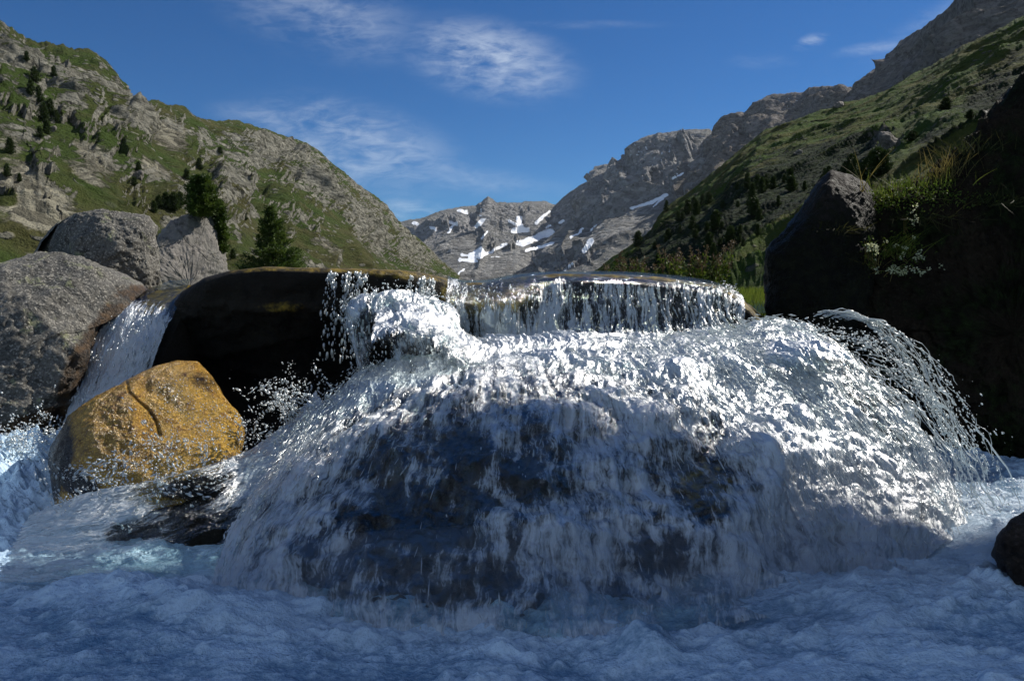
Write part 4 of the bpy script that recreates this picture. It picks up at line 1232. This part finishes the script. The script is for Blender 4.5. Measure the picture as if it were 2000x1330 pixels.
# droplets and short threads riding on the sheets
def skin_drops(lines, n, mask, size, lift, stretch, seed, label):
    rg = np.random.default_rng(seed)
    C = np.array([[P(*p) for p in ln] for ln in lines])
    C = catmull(catmull(C, 300, 0), 300, 1)
    N = grid_normals(C)
    N = N * (1.0 if (N * (EYE - C)).sum(-1).mean() > 0 else -1.0)
    D = np.gradient(C, axis=1)
    i = rg.integers(12, 288, n * 3); j = rg.integers(4, 296, n * 3)
    px, py = project(C[i, j])
    keep = rg.random(n * 3) < mask(px, py)
    i, j = i[keep][:n], j[keep][:n]
    m = len(i)
    if m == 0: return
    pos = C[i, j] + N[i, j] * (lift * np.abs(rg.standard_normal(m)) + 0.006)[:, None] + rg.standard_normal((m, 3)) * 0.006
    return drops('spray', pos, size * np.exp(0.7 * rg.standard_normal(m)), D[i, j] + 0.15 * np.linalg.norm(D[i, j], axis=1, keepdims=True) * rg.standard_normal((m, 3)), stretch * (0.6 + rg.random(m)), label)


skin_drops(MAIN, 4500, lambda px, py: np.clip(0.02 + blobs(px, py, [(1450, 720, 400, 110, 30, 1), (600, 840, 160, 90, -40, .9), (1600, 900, 240, 130, 50, .7)]), 0, 1), 0.0013, 0.016, 4.5, 101, 'short white threads and beads of water over the fan')
skin_drops(MAIN, 7000, lambda px, py: np.clip(0.015 + blobs(px, py, [(1450, 740, 420, 130, 32, 1), (560, 860, 130, 90, -45, .8), (1650, 900, 200, 130, 50, .8)]), 0, 1), 0.0008, 0.01, 14.0, 111, 'fine white streaks of fast water over the fan')
skin_drops(LC, 900, lambda px, py: sstep(600, 640, py), 0.0016, 0.012, 3.0, 102, 'white beads over the narrow left cascade')
a_, b_ = project(np.array(cl))
cll = [[(a_[i, j], b_[i, j], np.array(cl)[i, j, 1]) for j in range(a_.shape[1])] for i in range(a_.shape[0])]
skin_drops(cll, 1500, lambda px, py: sstep(550, 570, py) * 0.9, 0.0018, 0.008, 3.0, 103, 'sparkling beads on the curtain below the ledge')
skin_drops(LF, 900, lambda px, py: 0.8 + 0 * px, 0.0018, 0.02, 2.2, 104, 'beads over the lumpy left fall')

# thin drips hanging from the ledge at its left part
PS, VS, ZS = [], [], []
for x in list(648 + 72 * RNG.random(11)) + list(800 + 68 * RNG.random(7)):
    l = lip_z(x)
    for k in range(2):
        t = np.sort(RNG.random(26)) * (0.16 if x > 740 else 0.26)
        p = np.array([l[0], l[1] - 0.05, l[2] - 0.03]) + np.array([RNG.normal(0, .12), -0.35, -0.2]) * t[:, None] + 0.5 * np.array([0, 0, -9.81]) * t[:, None] ** 2 + RNG.standard_normal((26, 3)) * np.array([.006, .006, .004])
        PS.append(p); VS.append(np.array([0, -.3, -1]) - np.array([0, 0, 9.81]) * t[:, None]); ZS.append(0.0022 * np.exp(.6 * RNG.standard_normal(26)))
drops('spray', np.concatenate(PS), np.concatenate(ZS), np.concatenate(VS), stretch=3.0, label='thin drips hanging from the dark ledge')

# ------------------------------------------------------------------ right bank
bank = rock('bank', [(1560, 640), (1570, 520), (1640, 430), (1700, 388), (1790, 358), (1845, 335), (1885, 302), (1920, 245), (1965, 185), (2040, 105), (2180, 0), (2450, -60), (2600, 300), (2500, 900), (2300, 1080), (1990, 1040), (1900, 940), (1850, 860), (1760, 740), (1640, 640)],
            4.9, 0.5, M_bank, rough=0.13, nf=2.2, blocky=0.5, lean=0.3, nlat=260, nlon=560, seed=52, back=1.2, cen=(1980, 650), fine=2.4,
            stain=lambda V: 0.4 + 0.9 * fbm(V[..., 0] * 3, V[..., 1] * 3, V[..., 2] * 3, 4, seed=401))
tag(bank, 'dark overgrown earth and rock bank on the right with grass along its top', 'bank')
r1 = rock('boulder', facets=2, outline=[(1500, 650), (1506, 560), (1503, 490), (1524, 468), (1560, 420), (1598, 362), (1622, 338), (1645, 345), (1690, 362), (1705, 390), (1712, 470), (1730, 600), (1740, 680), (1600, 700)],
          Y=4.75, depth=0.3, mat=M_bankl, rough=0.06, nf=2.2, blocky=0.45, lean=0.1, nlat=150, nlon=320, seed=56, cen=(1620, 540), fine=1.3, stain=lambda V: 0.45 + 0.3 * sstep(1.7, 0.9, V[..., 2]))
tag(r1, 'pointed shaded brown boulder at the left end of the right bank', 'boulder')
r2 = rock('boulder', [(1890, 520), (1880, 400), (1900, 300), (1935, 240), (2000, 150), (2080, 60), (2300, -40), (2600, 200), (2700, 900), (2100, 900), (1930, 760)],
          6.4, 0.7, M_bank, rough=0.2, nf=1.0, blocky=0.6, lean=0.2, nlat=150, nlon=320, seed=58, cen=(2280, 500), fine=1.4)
tag(r2, 'tall dark brown boulder rising out of the frame at the right edge behind the bank', 'boulder')
# unseen leaning crag, added outside the frame and shaped to shade the pool
Dv = np.array([1.0, 0.03, 0.0]); Sv = np.array(SUNV)
e0 = np.array([0.45, 2.42, 0.0]) + 14 * Sv
edir = Sv - 0.32 * Dv
edir = edir / edir[2]
nz, ny_ = 200, 200
zz = np.linspace(-0.6, 20.0, nz)
edge_pts = e0[None] + edir[None] * (zz - e0[2])[:, None]
sec = catmull(np.array([(0.0, 0.0), (0.35, -0.5), (0.3, -1.6), (0.2, -3.4), (0.5, -6.5), (1.8, -8.0), (3.4, -6.5), (3.6, -3.0), (2.6, -0.5), (1.2, 0.0), (0.4, 0.05), (0.0, 0.0)]), ny_)
V = edge_pts[:, None, :] + 2.4 * np.stack([sec[:, 0], sec[:, 1], 0 * sec[:, 0]], -1)[None]
cc = V.mean(1, keepdims=True)
tp = sstep(20.0, 18.5, zz)[:, None, None] * 0.999 + 0.001
V = cc + (V - cc) * tp
V[..., :2] += (fbm(V[..., 0] * .8, V[..., 1] * .8, V[..., 2] * .8, 5, .55, seed=66) * 0.15 + fbm(V[..., 0] * 3, V[..., 1] * 3, V[..., 2] * 3, 4, .6, seed=67) * 0.22)[..., None]
crag = mesh_obj('crag', V, grid_faces(nz, ny_), M_bank, attrs={'stain': np.zeros(V.shape[:2])})  # added unseen crag, there to shade the pool
tag(crag, 'added leaning crag, unseen beyond the right edge, shaped to shade the pool', 'crag')

# ------------------------------------------------------------------ plants
def bvh_any(o):
    return bvh_of(o)


b_bank, b_r1 = bvh_of(bank), bvh_of(r1)


def on_bank(px, py, back=0.0):
    d = Vector(P(px, py, 1.0) - EYE).normalized()
    hs_ = [h for h in (b_bank.ray_cast(Vector(EYE), d)[0], b_r1.ray_cast(Vector(EYE), d)[0]) if h is not None]
    h = min(hs_, key=lambda q: q.y) if hs_ else Vector(P(px, py, 4.8))
    return np.array(h) + np.array([0, back, 0])


def leaf_mat(name, c1, c2, trans=0.35, scale=6):
    m, nt, out = new_mat(name)
    co = nt.node('ShaderNodeTexCoord').outputs['Object']
    n = nt.noise(co, scale, 3, 0.6)
    c = nt.mix(nt.ramp(n, 0.35, 0.65), c1, c2)
    d = nt.node('ShaderNodeBsdfPrincipled'); nt.l.new(c, d.inputs['Base Color']); d.inputs['Roughness'].default_value = 0.6; d.inputs['Specular IOR Level'].default_value = 0.25
    t = nt.node('ShaderNodeBsdfTranslucent'); nt.l.new(c, t.inputs['Color'])
    mx = nt.node('ShaderNodeMixShader'); mx.inputs[0].default_value = trans
    nt.l.new(d.outputs[0], mx.inputs[1]); nt.l.new(t.outputs[0], mx.inputs[2]); nt.l.new(mx.outputs[0], out.inputs['Surface'])
    return m


M_needle = leaf_mat('pine_needles', (0.035, 0.065, 0.01), (0.085, 0.125, 0.02), 0.3, 1.2)
M_needle_d = leaf_mat('dark_pine_needles', (0.024, 0.043, 0.009), (0.045, 0.07, 0.014), 0.25, 1.0)
M_grass = leaf_mat('grass_blades', (0.09, 0.14, 0.015), (0.17, 0.2, 0.03), 0.45, 9)
M_straw = leaf_mat('dry_grass_blades', (0.16, 0.13, 0.035), (0.26, 0.21, 0.07), 0.4, 9)
M_dull = leaf_mat('dull_grass', (0.035, 0.045, 0.01), (0.07, 0.065, 0.02), 0.3, 9)
M_leaf = leaf_mat('broad_leaves', (0.05, 0.09, 0.012), (0.12, 0.16, 0.02), 0.4, 20)
M_flower = leaf_mat('cream_petals', (0.55, 0.56, 0.3), (0.75, 0.75, 0.5), 0.4, 20)
mb, nt, out = new_mat('bark')
co = nt.node('ShaderNodeTexCoord').outputs['Object']
bn = nt.noise(nt.mapping(co, scale=(8, 8, 1.5)), 2.0, 5, 0.7)
principled(nt, out, nt.mix(bn, (0.03, 0.022, 0.015), (0.12, 0.09, 0.065)), 0.9, nt.bump(bn, 1, 0.03), spec=0.2)
M_bark = mb


def tufts(pos, dirs, length, width, rg, droop=0.0):
    """flat pointed quads, one per position, along dirs"""
    n = len(pos)
    d = dirs / (np.linalg.norm(dirs, axis=1, keepdims=True) + 1e-9)
    r = rg.standard_normal((n, 3))
    s = np.cross(d, r); s /= np.linalg.norm(s, axis=1, keepdims=True) + 1e-9
    L = np.broadcast_to(length, (n,))[:, None]; w = np.broadcast_to(width, (n,))[:, None]
    v = np.stack([pos - s * w * .3, pos + d * L * .5 - s * w, pos + d * L + np.array([0, 0, -1.0]) * droop * L, pos + d * L * .5 + s * w], 1)
    return v.reshape(-1, 3), np.arange(n * 4).reshape(-1, 4)


def conifer_parts(h, r, seed, whorls=26, per=7, dens=26, leaf=0.05, skew=1.0, gap=0.15, low=0.05, shape=0.85):
    rg = np.random.default_rng(seed)
    tr = []
    sway = rg.normal(0, 0.02 * h, 2)
    zt = np.linspace(0, 1, 12)
    trunk = np.stack([sway[0] * zt ** 2, sway[1] * zt ** 2, zt * h * 0.97 - 0.05 * h * (zt == 0)], -1)
    tr.append((trunk, (h * 0.018) * (1 - zt * 0.93)))
    pos, dr = [], []
    for k in range(whorls):
        q = low + (1 - low) * (k + rg.random() * .6) / whorls
        z = q * h * .97
        R0 = r * ((1 - q) ** shape + 0.04) * (0.65 + 0.55 * rg.random())
        if q < 0.2: R0 *= 0.6 + 2 * q
        c = np.array([sway[0] * q * q, sway[1] * q * q, z])
        a0 = rg.random() * 6.28
        for b in range(per):
            if rg.random() < gap: continue
            a = a0 + b * 6.283 / per + rg.normal(0, .25)
            Rb = R0 * (0.6 + 0.6 * rg.random())
            t = np.linspace(0, 1, 6)
            up = (-0.18 + 0.55 * q)
            bp = c + np.stack([np.cos(a) * Rb * t, np.sin(a) * Rb * t, Rb * (up * t + 0.28 * t ** 2 * (1 - q * .5) * skew)], -1)
            tr.append((bp, h * 0.005 * (1.15 - t) * (1.2 - q)))
            m = max(5, int(dens * Rb / r * 1.3 + 5))
            tt = 0.12 + 0.9 * rg.random(m) ** 0.8
            bpp = np.stack([np.interp(tt, t, bp[:, i]) for i in range(3)], -1)
            side = rg.standard_normal((m, 3)) * np.array([1, 1, .45]) * (Rb * 0.13 * (1.2 - tt * .6))[:, None]
            p = bpp + side
            o = np.array([math.cos(a), math.sin(a), .25]) * 0.8 + rg.standard_normal((m, 3)) * .55 + np.array([0, 0, .3])
            for _ in range(3):
                pos.append(p + rg.standard_normal((m, 3)) * leaf * h * .3)
                dr.append(o + rg.standard_normal((m, 3)) * .5)
    pos = np.concatenate(pos); dr = np.concatenate(dr)
    lv, lf_ = tufts(pos, dr, leaf * h * (0.6 + .8 * rg.random(len(pos))), leaf * h * .2, rg)
    tv, tf = tubes_mesh(tr, 5)
    return (lv, lf_), (tv, tf)


def conifer(name, loc, h, r, seed, label, group=None, mat=None, **kw):
    (lv, lf_), (tv, tf) = conifer_parts(h, r, seed, **kw)
    root = empty(name, loc)
    mesh_obj('crown', lv, lf_, mat or M_needle, parent=root, smooth=False)
    mesh_obj('trunk', tv, tf, M_bark, parent=root)
    tag(root, label, 'pine tree', group)
    return root


pb = P(535, 572, 70)
conifer('pine_tree', pb, P(535, 402, 70)[2] - pb[2], 2.75, 5, 'dense green pine standing alone just above the dark ledge, right of the pale outcrop', whorls=30, per=8, dens=46, leaf=0.036, shape=0.85, gap=0.2)
sp_top = P(395, 420, 24.2)
conifer('pine_tree', sp_top, P(395, 342, 24)[2] - sp_top[2], 0.56, 9, 'small bushy dark pine growing on top of the pale tapering outcrop', whorls=20, per=8, dens=40, leaf=0.075, shape=0.5, gap=0.1, low=0.0)
pb = P(428, 470, 26)
conifer('pine_tree', P(432, 500, 25), P(0, 390, 25)[2] - P(0, 500, 25)[2], 0.2, 10, 'thin dark pine hugging the right side of the pale outcrop', whorls=16, per=6, dens=30, leaf=0.06, shape=0.5)

# scattered trees on the hillsides
bl, br = bvh_of(hill_l), bvh_of(hill_r)
variants = []
for k in range(5):
    (lv, lf_), (tv, tf) = conifer_parts(1.0, (0.22, 0.28, 0.25, 0.32, 0.2)[k], 300 + k, whorls=13, per=6, dens=12, leaf=0.085, gap=0.12, shape=0.7)
    fv = np.concatenate([lv, tv]); ff_ = np.concatenate([lf_, tf + len(lv)])
    o = mesh_obj('pine_tree', fv, ff_, (M_needle, M_needle_d, M_needle_d, M_needle_d, M_needle)[k], smooth=False)
    o.data.materials.append(M_bark)
    mi = np.zeros(len(ff_), np.int32); mi[len(lf_):] = 1
    o.data.polygons.foreach_set('material_index', mi)
    variants.append(o.data)
    bpy.data.objects.remove(o)


def on_hill(bv, px, py):
    d = P(px, py, 1.0) - EYE
    hit = bv.ray_cast(Vector(EYE), Vector(d).normalized())
    return hit[0]


def plant(bv, px, py, hpx, var, label, group, rg, wide=1.0, cat='pine tree'):
    h = on_hill(bv, px, py)
    if h is None: return
    o = bpy.data.objects.new('pine_tree', variants[var])
    COL.objects.link(o)
    s = hpx / F * h.y
    o.location = h - Vector((0, 0, s * .06))
    o.scale = (s * wide, s * wide, s)
    o.rotation_euler = (0, 0, rg.random() * 6.28)
    tag(o, label, cat, group)


rg = np.random.default_rng(5)
for (x, y, hp) in ((68, 160, 30), (75, 200, 34), (85, 235, 36), (92, 262, 30), (60, 185, 30), (98, 225, 34), (20, 300, 34), (14, 345, 26), (38, 355, 18), (52, 120, 20), (105, 150, 22), (78, 270, 24), (110, 240, 26)):
    plant(bl, x, y, hp, 1 + int(rg.random() * 3), 'small dark pine among the crags high on the left hillside', 'pines on the upper left crags', rg)
for (x, y, hp) in ((325, 408, 34), (340, 412, 38), (352, 402, 28), (310, 405, 26), (270, 335, 20), (262, 362, 18), (390, 330, 22), (365, 350, 22), (300, 415, 24), (430, 300, 14), (478, 430, 18), (455, 505, 20)):
    plant(bl, x, y, hp, 1 + int(rg.random() * 3), 'small pine on the left hillside between the grey boulders and the cliff', 'pines on the lower left hillside', rg, 1.2)
n = 0
poly = [(1190, 520), (1240, 480), (1300, 405), (1400, 335), (1480, 330), (1560, 330), (1640, 310), (1700, 300), (1700, 340), (1620, 365), (1560, 395), (1500, 440), (1420, 495), (1330, 545), (1230, 545)]


def inside(x, y, pl):
    c = False
    for i in range(len(pl)):
        (x1, y1), (x2, y2) = pl[i], pl[i - 1]
        if (y1 > y) != (y2 > y) and x < (x2 - x1) * (y - y1) / (y2 - y1) + x1: c = not c
    return c


cand = []
while len(cand) < 70:
    x, y = 1190 + 520 * rg.random(), 300 + 250 * rg.random()
    if inside(x, y, poly): cand.append((x, y))
for (x, y) in cand:
    plant(br, x, y + 8, 14 + 24 * rg.random() ** 1.5, 1 + int(rg.random() * 3), 'dark shaded pine in the wooded belt across the right hillside', 'pines in the wooded belt on the right hillside', rg, 0.8 + 0.6 * rg.random())
for (x, y, hp) in ((1712, 345, 62), (1700, 345, 50), (1725, 340, 48), (1690, 350, 40)):
    plant(br, x, y, hp, 1 + int(rg.random() * 3), 'taller dark pine standing in the cluster behind the pointed boulder', 'pines behind the pointed boulder', rg, 1.2)
for k in range(8):
    x = 1780 + 220 * rg.random(); y = 110 + 200 * rg.random()
    if y > 60 + (2000 - x) * .62 + 20:
        plant(br, x, y + 6, 14 + 16 * rg.random(), 1 + int(rg.random() * 3), 'low dark bush on the grassy slope at the upper right', 'bushes on the upper right slope', rg, 2.2, 'bush')

# boulders on the hillsides
def hill_rock(bv, px, py, w, h, mat, label, seed):
    hp = on_hill(bv, px, py)
    if hp is None: return
    Yd = hp.y
    pts = [(px + w * .5 * math.cos(a) * (0.85 + .3 * math.sin(3 * a + seed)), py - h * .5 * math.sin(a) * (0.85 + .3 * math.cos(2 * a + seed))) for a in np.linspace(0, 6.28, 12, endpoint=False)]
    o = rock('boulder', pts, Yd, w * .35 / F * Yd, mat, rough=w / F * Yd * .18, nf=2.4 / (w / F * Yd), blocky=0.55, nlat=30, nlon=50, seed=seed)
    tag(o, label, 'boulder')
M_hr = rock_material('hill_boulder_rock', (0.1, 0.09, 0.075), (0.17, 0.155, 0.13), (0.03, 0.027, 0.022), 0.12, rough=0.9)
hill_rock(br, 1738, 283, 62, 44, M_hr, 'big dark boulder lying on the grassy right hillside above the pointed boulder', 2)
hill_rock(br, 1640, 207, 26, 14, M_hr, 'small dark rock just below the skyline of the right hillside', 3)
hill_rock(br, 1560, 300, 22, 12, M_hr, 'low rock in the grass left of the big dark boulder on the right hillside', 4)
hill_rock(bl, 268, 345, 30, 26, M_hr, 'dark block in the grass of the left hillside above the upright boulder', 5)
hill_rock(bl, 100, 255, 22, 24, M_hr, 'pale rock at the foot of the pines high on the left hillside', 6)


def grass_tuft(name, base, n, length, spread, mat, label, cat, seed, lean=(0, 0, 0), width=0.0025, group=None):
    rg = np.random.default_rng(seed)
    vs_, fs_, off = [], [], 0
    K = 6
    for k in range(n):
        b = np.array(base) * 0 + rg.standard_normal(3) * np.array([spread, spread * .6, 0.01])
        d = np.array([0, 0, 1.0]) + rg.standard_normal(3) * .32 + np.array(lean)
        L = length * (0.45 + .7 * rg.random())
        t = np.linspace(0, 1, K)[:, None]
        bend = rg.standard_normal(3) * np.array([.5, .5, 0]) + np.array([d[0], d[1], -.25]) * .5
        p = b + d / np.linalg.norm(d) * L * t + bend * L * .45 * t ** 2
        s = np.cross(d, rg.standard_normal(3)); s /= np.linalg.norm(s)
        w = width * (1 - t * .9)
        vs_.append(np.stack([p - s * w, p + s * w], 1).reshape(-1, 3))
        i = np.arange(K - 1)
        fs_.append(np.stack([2 * i, 2 * i + 1, 2 * i + 3, 2 * i + 2], -1) + off)
        off += 2 * K
    o = mesh_obj(name, np.concatenate(vs_), np.concatenate(fs_), mat)
    o.location = base
    if label: tag(o, label, cat, group)
    return o


# grass on top of the bank
grass_tuft('grass_tuft', on_bank(1850, 352), 130, 0.2, 0.07, M_straw, 'dry straw coloured grass tuft arching over the top of the right bank', 'grass tuft', 1, (-.2, -.3, 0))
grass_tuft('grass_tuft', on_bank(1725, 388), 150, 0.09, 0.09, M_grass, 'short green grass tuft beside the tip of the pointed boulder', 'grass tuft', 2)
grass_tuft('grass_tuft', on_bank(1790, 370), 170, 0.1, 0.12, M_grass, 'green grass tuft in the middle of the right bank top', 'grass tuft', 3)
grass_tuft('grass_tuft', on_bank(1690, 376), 7, 0.24, 0.02, M_straw, 'few tall thin dry grass stalks behind the pointed boulder', 'grass tuft', 4)
grass_tuft('grass_tuft', on_bank(1740, 500), 90, 0.15, 0.06, M_grass, 'hanging yellow green grass tuft growing from the dark face of the bank', 'grass tuft', 5, (.3, -.4, .2))
grass_tuft('grass_tuft', on_bank(1705, 525), 50, 0.12, 0.03, M_straw, 'dry brown grass tuft left of the cream flowers on the bank face', 'grass tuft', 6, (-.5, -.4, -.3))
grass_tuft('grass_tuft', on_bank(1900, 300), 120, 0.13, 0.1, M_dull, 'dull green grass tuft where the bank steepens towards the upper right', 'grass tuft', 7)
grass_tuft('grass_tuft', on_bank(1820, 430), 120, 0.12, 0.12, M_dull, 'dark grass hanging below the straw coloured tuft on the bank', 'grass tuft', 8, (0, -.5, -.9))
grass_tuft('grass_tuft', on_bank(1640, 450), 60, 0.1, 0.06, M_dull, 'dark grass hanging on the shaded face of the pointed boulder', 'grass tuft', 9, (0, -.5, -.9))
grass_tuft('grass_tuft', on_bank(1950, 400), 140, 0.14, 0.14, M_dull, 'dark grass hanging on the steep right end of the bank', 'grass tuft', 10, (0, -.5, -.7))


def leafy(name, base, n, spread, size, label, cat, seed, mat=None, flowers=0, fspread=None, stems=True):
    rg = np.random.default_rng(seed)
    root = empty(name, base)
    pos = rg.standard_normal((n, 3)) * np.array(spread)
    lv, lf_ = tufts(pos, rg.standard_normal((n, 3)) + np.array([0, -.4, .5]), size * (0.6 + .8 * rg.random(n)), size * .3, rg, .2)
    mesh_obj('foliage', lv, lf_, mat or M_leaf, parent=root, smooth=False)
    if stems:
        st_ = []
        for k in range(14):
            e = rg.standard_normal(3) * np.array(spread) * 1.1
            t = np.linspace(0, 1, 5)[:, None]
            st_.append((np.array([0, 0.04, -spread[2] * .8]) * (1 - t) + e * t + np.array([0, 0, .02]) * np.sin(t * 3.14), np.full(5, 0.0013)))
        v, f = tubes_mesh(st_, 4)
        mesh_obj('stem', v, f, M_straw, parent=root)
    if flowers:
        fs_ = fspread or spread
        cen = rg.standard_normal((flowers, 3)) * np.array(fs_) + np.array([0, -0.05, 0.0])
        pos = np.repeat(cen, 9, 0) + rg.standard_normal((flowers * 9, 3)) * 0.006
        lv, lf_ = tufts(pos, rg.standard_normal((flowers * 9, 3)) + np.array([0, -.6, .3]), 0.011, 0.005, rg)
        mesh_obj('flower', lv, lf_, M_flower, parent=root, smooth=False)
    tag(root, label, cat)
    return root


leafy('shrub', on_bank(1790, 388), 1100, (.17, .06, .04), 0.017, 'low green mat of small leaves spilling over the top edge of the right bank', 'shrub', 11)
leafy('shrub', on_bank(1712, 402), 450, (.06, .04, .035), 0.016, 'yellow green cushion plant tucked against the tip of the pointed boulder', 'shrub', 12)
leafy('flowering_plant', on_bank(1752, 498, -.04), 300, (.07, .04, .05), 0.015, 'leafy plant with cream flowers growing from the dark bank face', 'plant', 13, flowers=16)
leafy('flowering_plant', on_bank(1745, 530, -.05), 60, (.05, .03, .02), 0.014, 'low cluster of cream white flowers under the leafy plant on the bank', 'plant', 14, flowers=22, fspread=(.06, .03, .015))
leafy('flowering_plant', on_bank(1690, 492, -.04), 90, (.02, .02, .05), 0.016, 'thin flower spike left of the leafy plant on the dark bank', 'plant', 15, flowers=12, fspread=(.02, .02, .04))
leafy('flowering_plant', on_bank(1765, 440, -.04), 50, (.012, .02, .06), 0.014, 'slender tall flower stalk above the leafy plant on the dark bank', 'plant', 16, flowers=7, fspread=(.012, .02, .05))
def weed(base, h, n, spread, label, seed):
    rg = np.random.default_rng(seed)
    root = empty('weed', base)
    st_, pos, dr, hp_, hd_ = [], [], [], [], []
    for k in range(n):
        b = rg.standard_normal(3) * np.array([spread, spread * .6, 0])
        L = h * (0.5 + .6 * rg.random())
        t = np.linspace(0, 1, 7)[:, None]
        p = b + np.array([0, 0, 1.0]) * L * t + np.array([rg.normal(0, .22), rg.normal(0, .2), 0]) * L * t ** 1.6
        st_.append((p, np.full(7, 0.003)))
        q = rg.random(34) ** 0.9
        for (lo, hi, P_, D_) in ((0.05, .75, pos, dr), (.68, 1.02, hp_, hd_)):
            tt = lo + (hi - lo) * q
            P_.append(np.stack([np.interp(tt, t[:, 0], p[:, i]) for i in range(3)], -1) + rg.standard_normal((34, 3)) * 0.012)
            D_.append(rg.standard_normal((34, 3)) + np.array([0, 0, .8]))
    v, f = tubes_mesh(st_, 4)
    mesh_obj('stem', v, f, M_straw, parent=root)
    v, f = tufts(np.concatenate(pos), np.concatenate(dr), 0.055, 0.009, rg)
    mesh_obj('foliage', v, f, M_leaf, parent=root, smooth=False)
    v, f = tufts(np.concatenate(hp_), np.concatenate(hd_), 0.024, 0.007, rg)
    mesh_obj('seed_head', v, f, M_seed, parent=root, smooth=False)
    tag(root, label, 'weed')


M_seed = leaf_mat('reddish_seed_heads', (0.09, 0.06, 0.035), (0.16, 0.12, 0.07), 0.3, 9)
for k, (x, y, hh, nn_, sp_, lab) in enumerate(((1335, 560, .42, 16, .16, 'clump of seeding weeds nearest the middle of the ledge'), (1400, 560, .52, 9, .07, 'tallest reddish seeding weed behind the right end of the ledge'),
                                     (1370, 565, .34, 14, .12, 'short seeding weeds between the clump and the tallest weed'), (1270, 560, .34, 18, .2, 'low leafy weeds behind the ledge, leftmost of the weeds'), (1215, 560, .24, 12, .16, 'sparse low weeds at the foot of the wooded belt'))):
    weed(P(x, y, 9.0), hh, nn_, sp_, lab, 20 + k)

# meadow grass behind the ledge: nobody could count it
rg = np.random.default_rng(77)
nb = 42000
gx = rg.random(nb) * 6.4 + 0.9
gy = 5.2 + rg.random(nb) ** 1.5 * 14
keep = (gx / gy > 0.15)
gx, gy = gx[keep], gy[keep]
gz = ground_z(gx, gy)
nb = len(gx)
L = 0.10 + 0.16 * rg.random(nb)
pos = np.stack([gx, gy, gz], -1)
v, f = tufts(pos, np.stack([rg.normal(0, .3, nb), rg.normal(0, .3, nb), np.ones(nb)], -1), L, 0.006 + 0 * L, rg, .1)
mg_ = mesh_obj('grass', v, f, M_grass, smooth=False)
tag(mg_, 'meadow grass on the level ground behind the ledge', kind='stuff')
gy = 5.8 + rg.random(16000) ** 1.4 * 6; gx = -gy * (0.60 + .35 * rg.random(16000))
pos = np.stack([gx, gy, ground_z(gx, gy)], -1)
v, f = tufts(pos, np.stack([rg.normal(0, .3, 16000), rg.normal(0, .3, 16000), np.ones(16000)], -1), 0.25 * (0.5 + rg.random(16000)), 0.008, rg, .1)
mg_ = mesh_obj('grass', v, f, M_straw, smooth=False)
tag(mg_, 'dry grass behind the grey boulders on the left', kind='stuff')

# fine spray hanging at the foot of the falls
mm_, nt, out = new_mat('fine_mist')
pv = nt.node('ShaderNodeVolumePrincipled')
pv.inputs['Color'].default_value = (0.95, 0.97, 1.0, 1)
pv.inputs['Density'].default_value = 0.9
pv.inputs['Anisotropy'].default_value = 0.3
nt.l.new(pv.outputs[0], out.inputs['Volume'])
for (x, y, z, rx, ry, rz_, lab) in ((0.15, 2.12, 0.03, 1.15, .26, .17, 'fine mist along the foot of the fan'), (1.25, 2.5, 0.08, .62, .35, .26, 'fine mist at the right end of the fan')):
    th = np.linspace(0, 2 * math.pi, 48, endpoint=False); la = np.linspace(-math.pi / 2, math.pi / 2, 25)
    V = np.stack([x + rx * np.cos(th)[:, None] * np.cos(la)[None], y + ry * np.sin(th)[:, None] * np.cos(la)[None], z + rz_ * np.sin(la)[None] + 0 * th[:, None]], -1)
    o = mesh_obj('mist', V, grid_faces(48, 25, True), mm_)
    tag(o, lab, kind='stuff')

# the valley's air
mh, nt, out = new_mat('valley_air')
pv = nt.node('ShaderNodeVolumePrincipled')
pv.inputs['Color'].default_value = (0.75, 0.87, 1.0, 1)
pv.inputs['Density'].default_value = 0.000028
pv.inputs['Anisotropy'].default_value = 0.2
nt.l.new(pv.outputs[0], out.inputs['Volume'])
hv = np.array([(x, y, z) for x in (-4600, 4600) for y in (-60, 6100) for z in (-3, 760)], float)
hz = mesh_obj('haze', hv, [(0, 1, 3, 2), (4, 6, 7, 5), (0, 4, 5, 1), (2, 3, 7, 6), (0, 2, 6, 4), (1, 5, 7, 3)], mh, smooth=False)
tag(hz, kind='stuff')
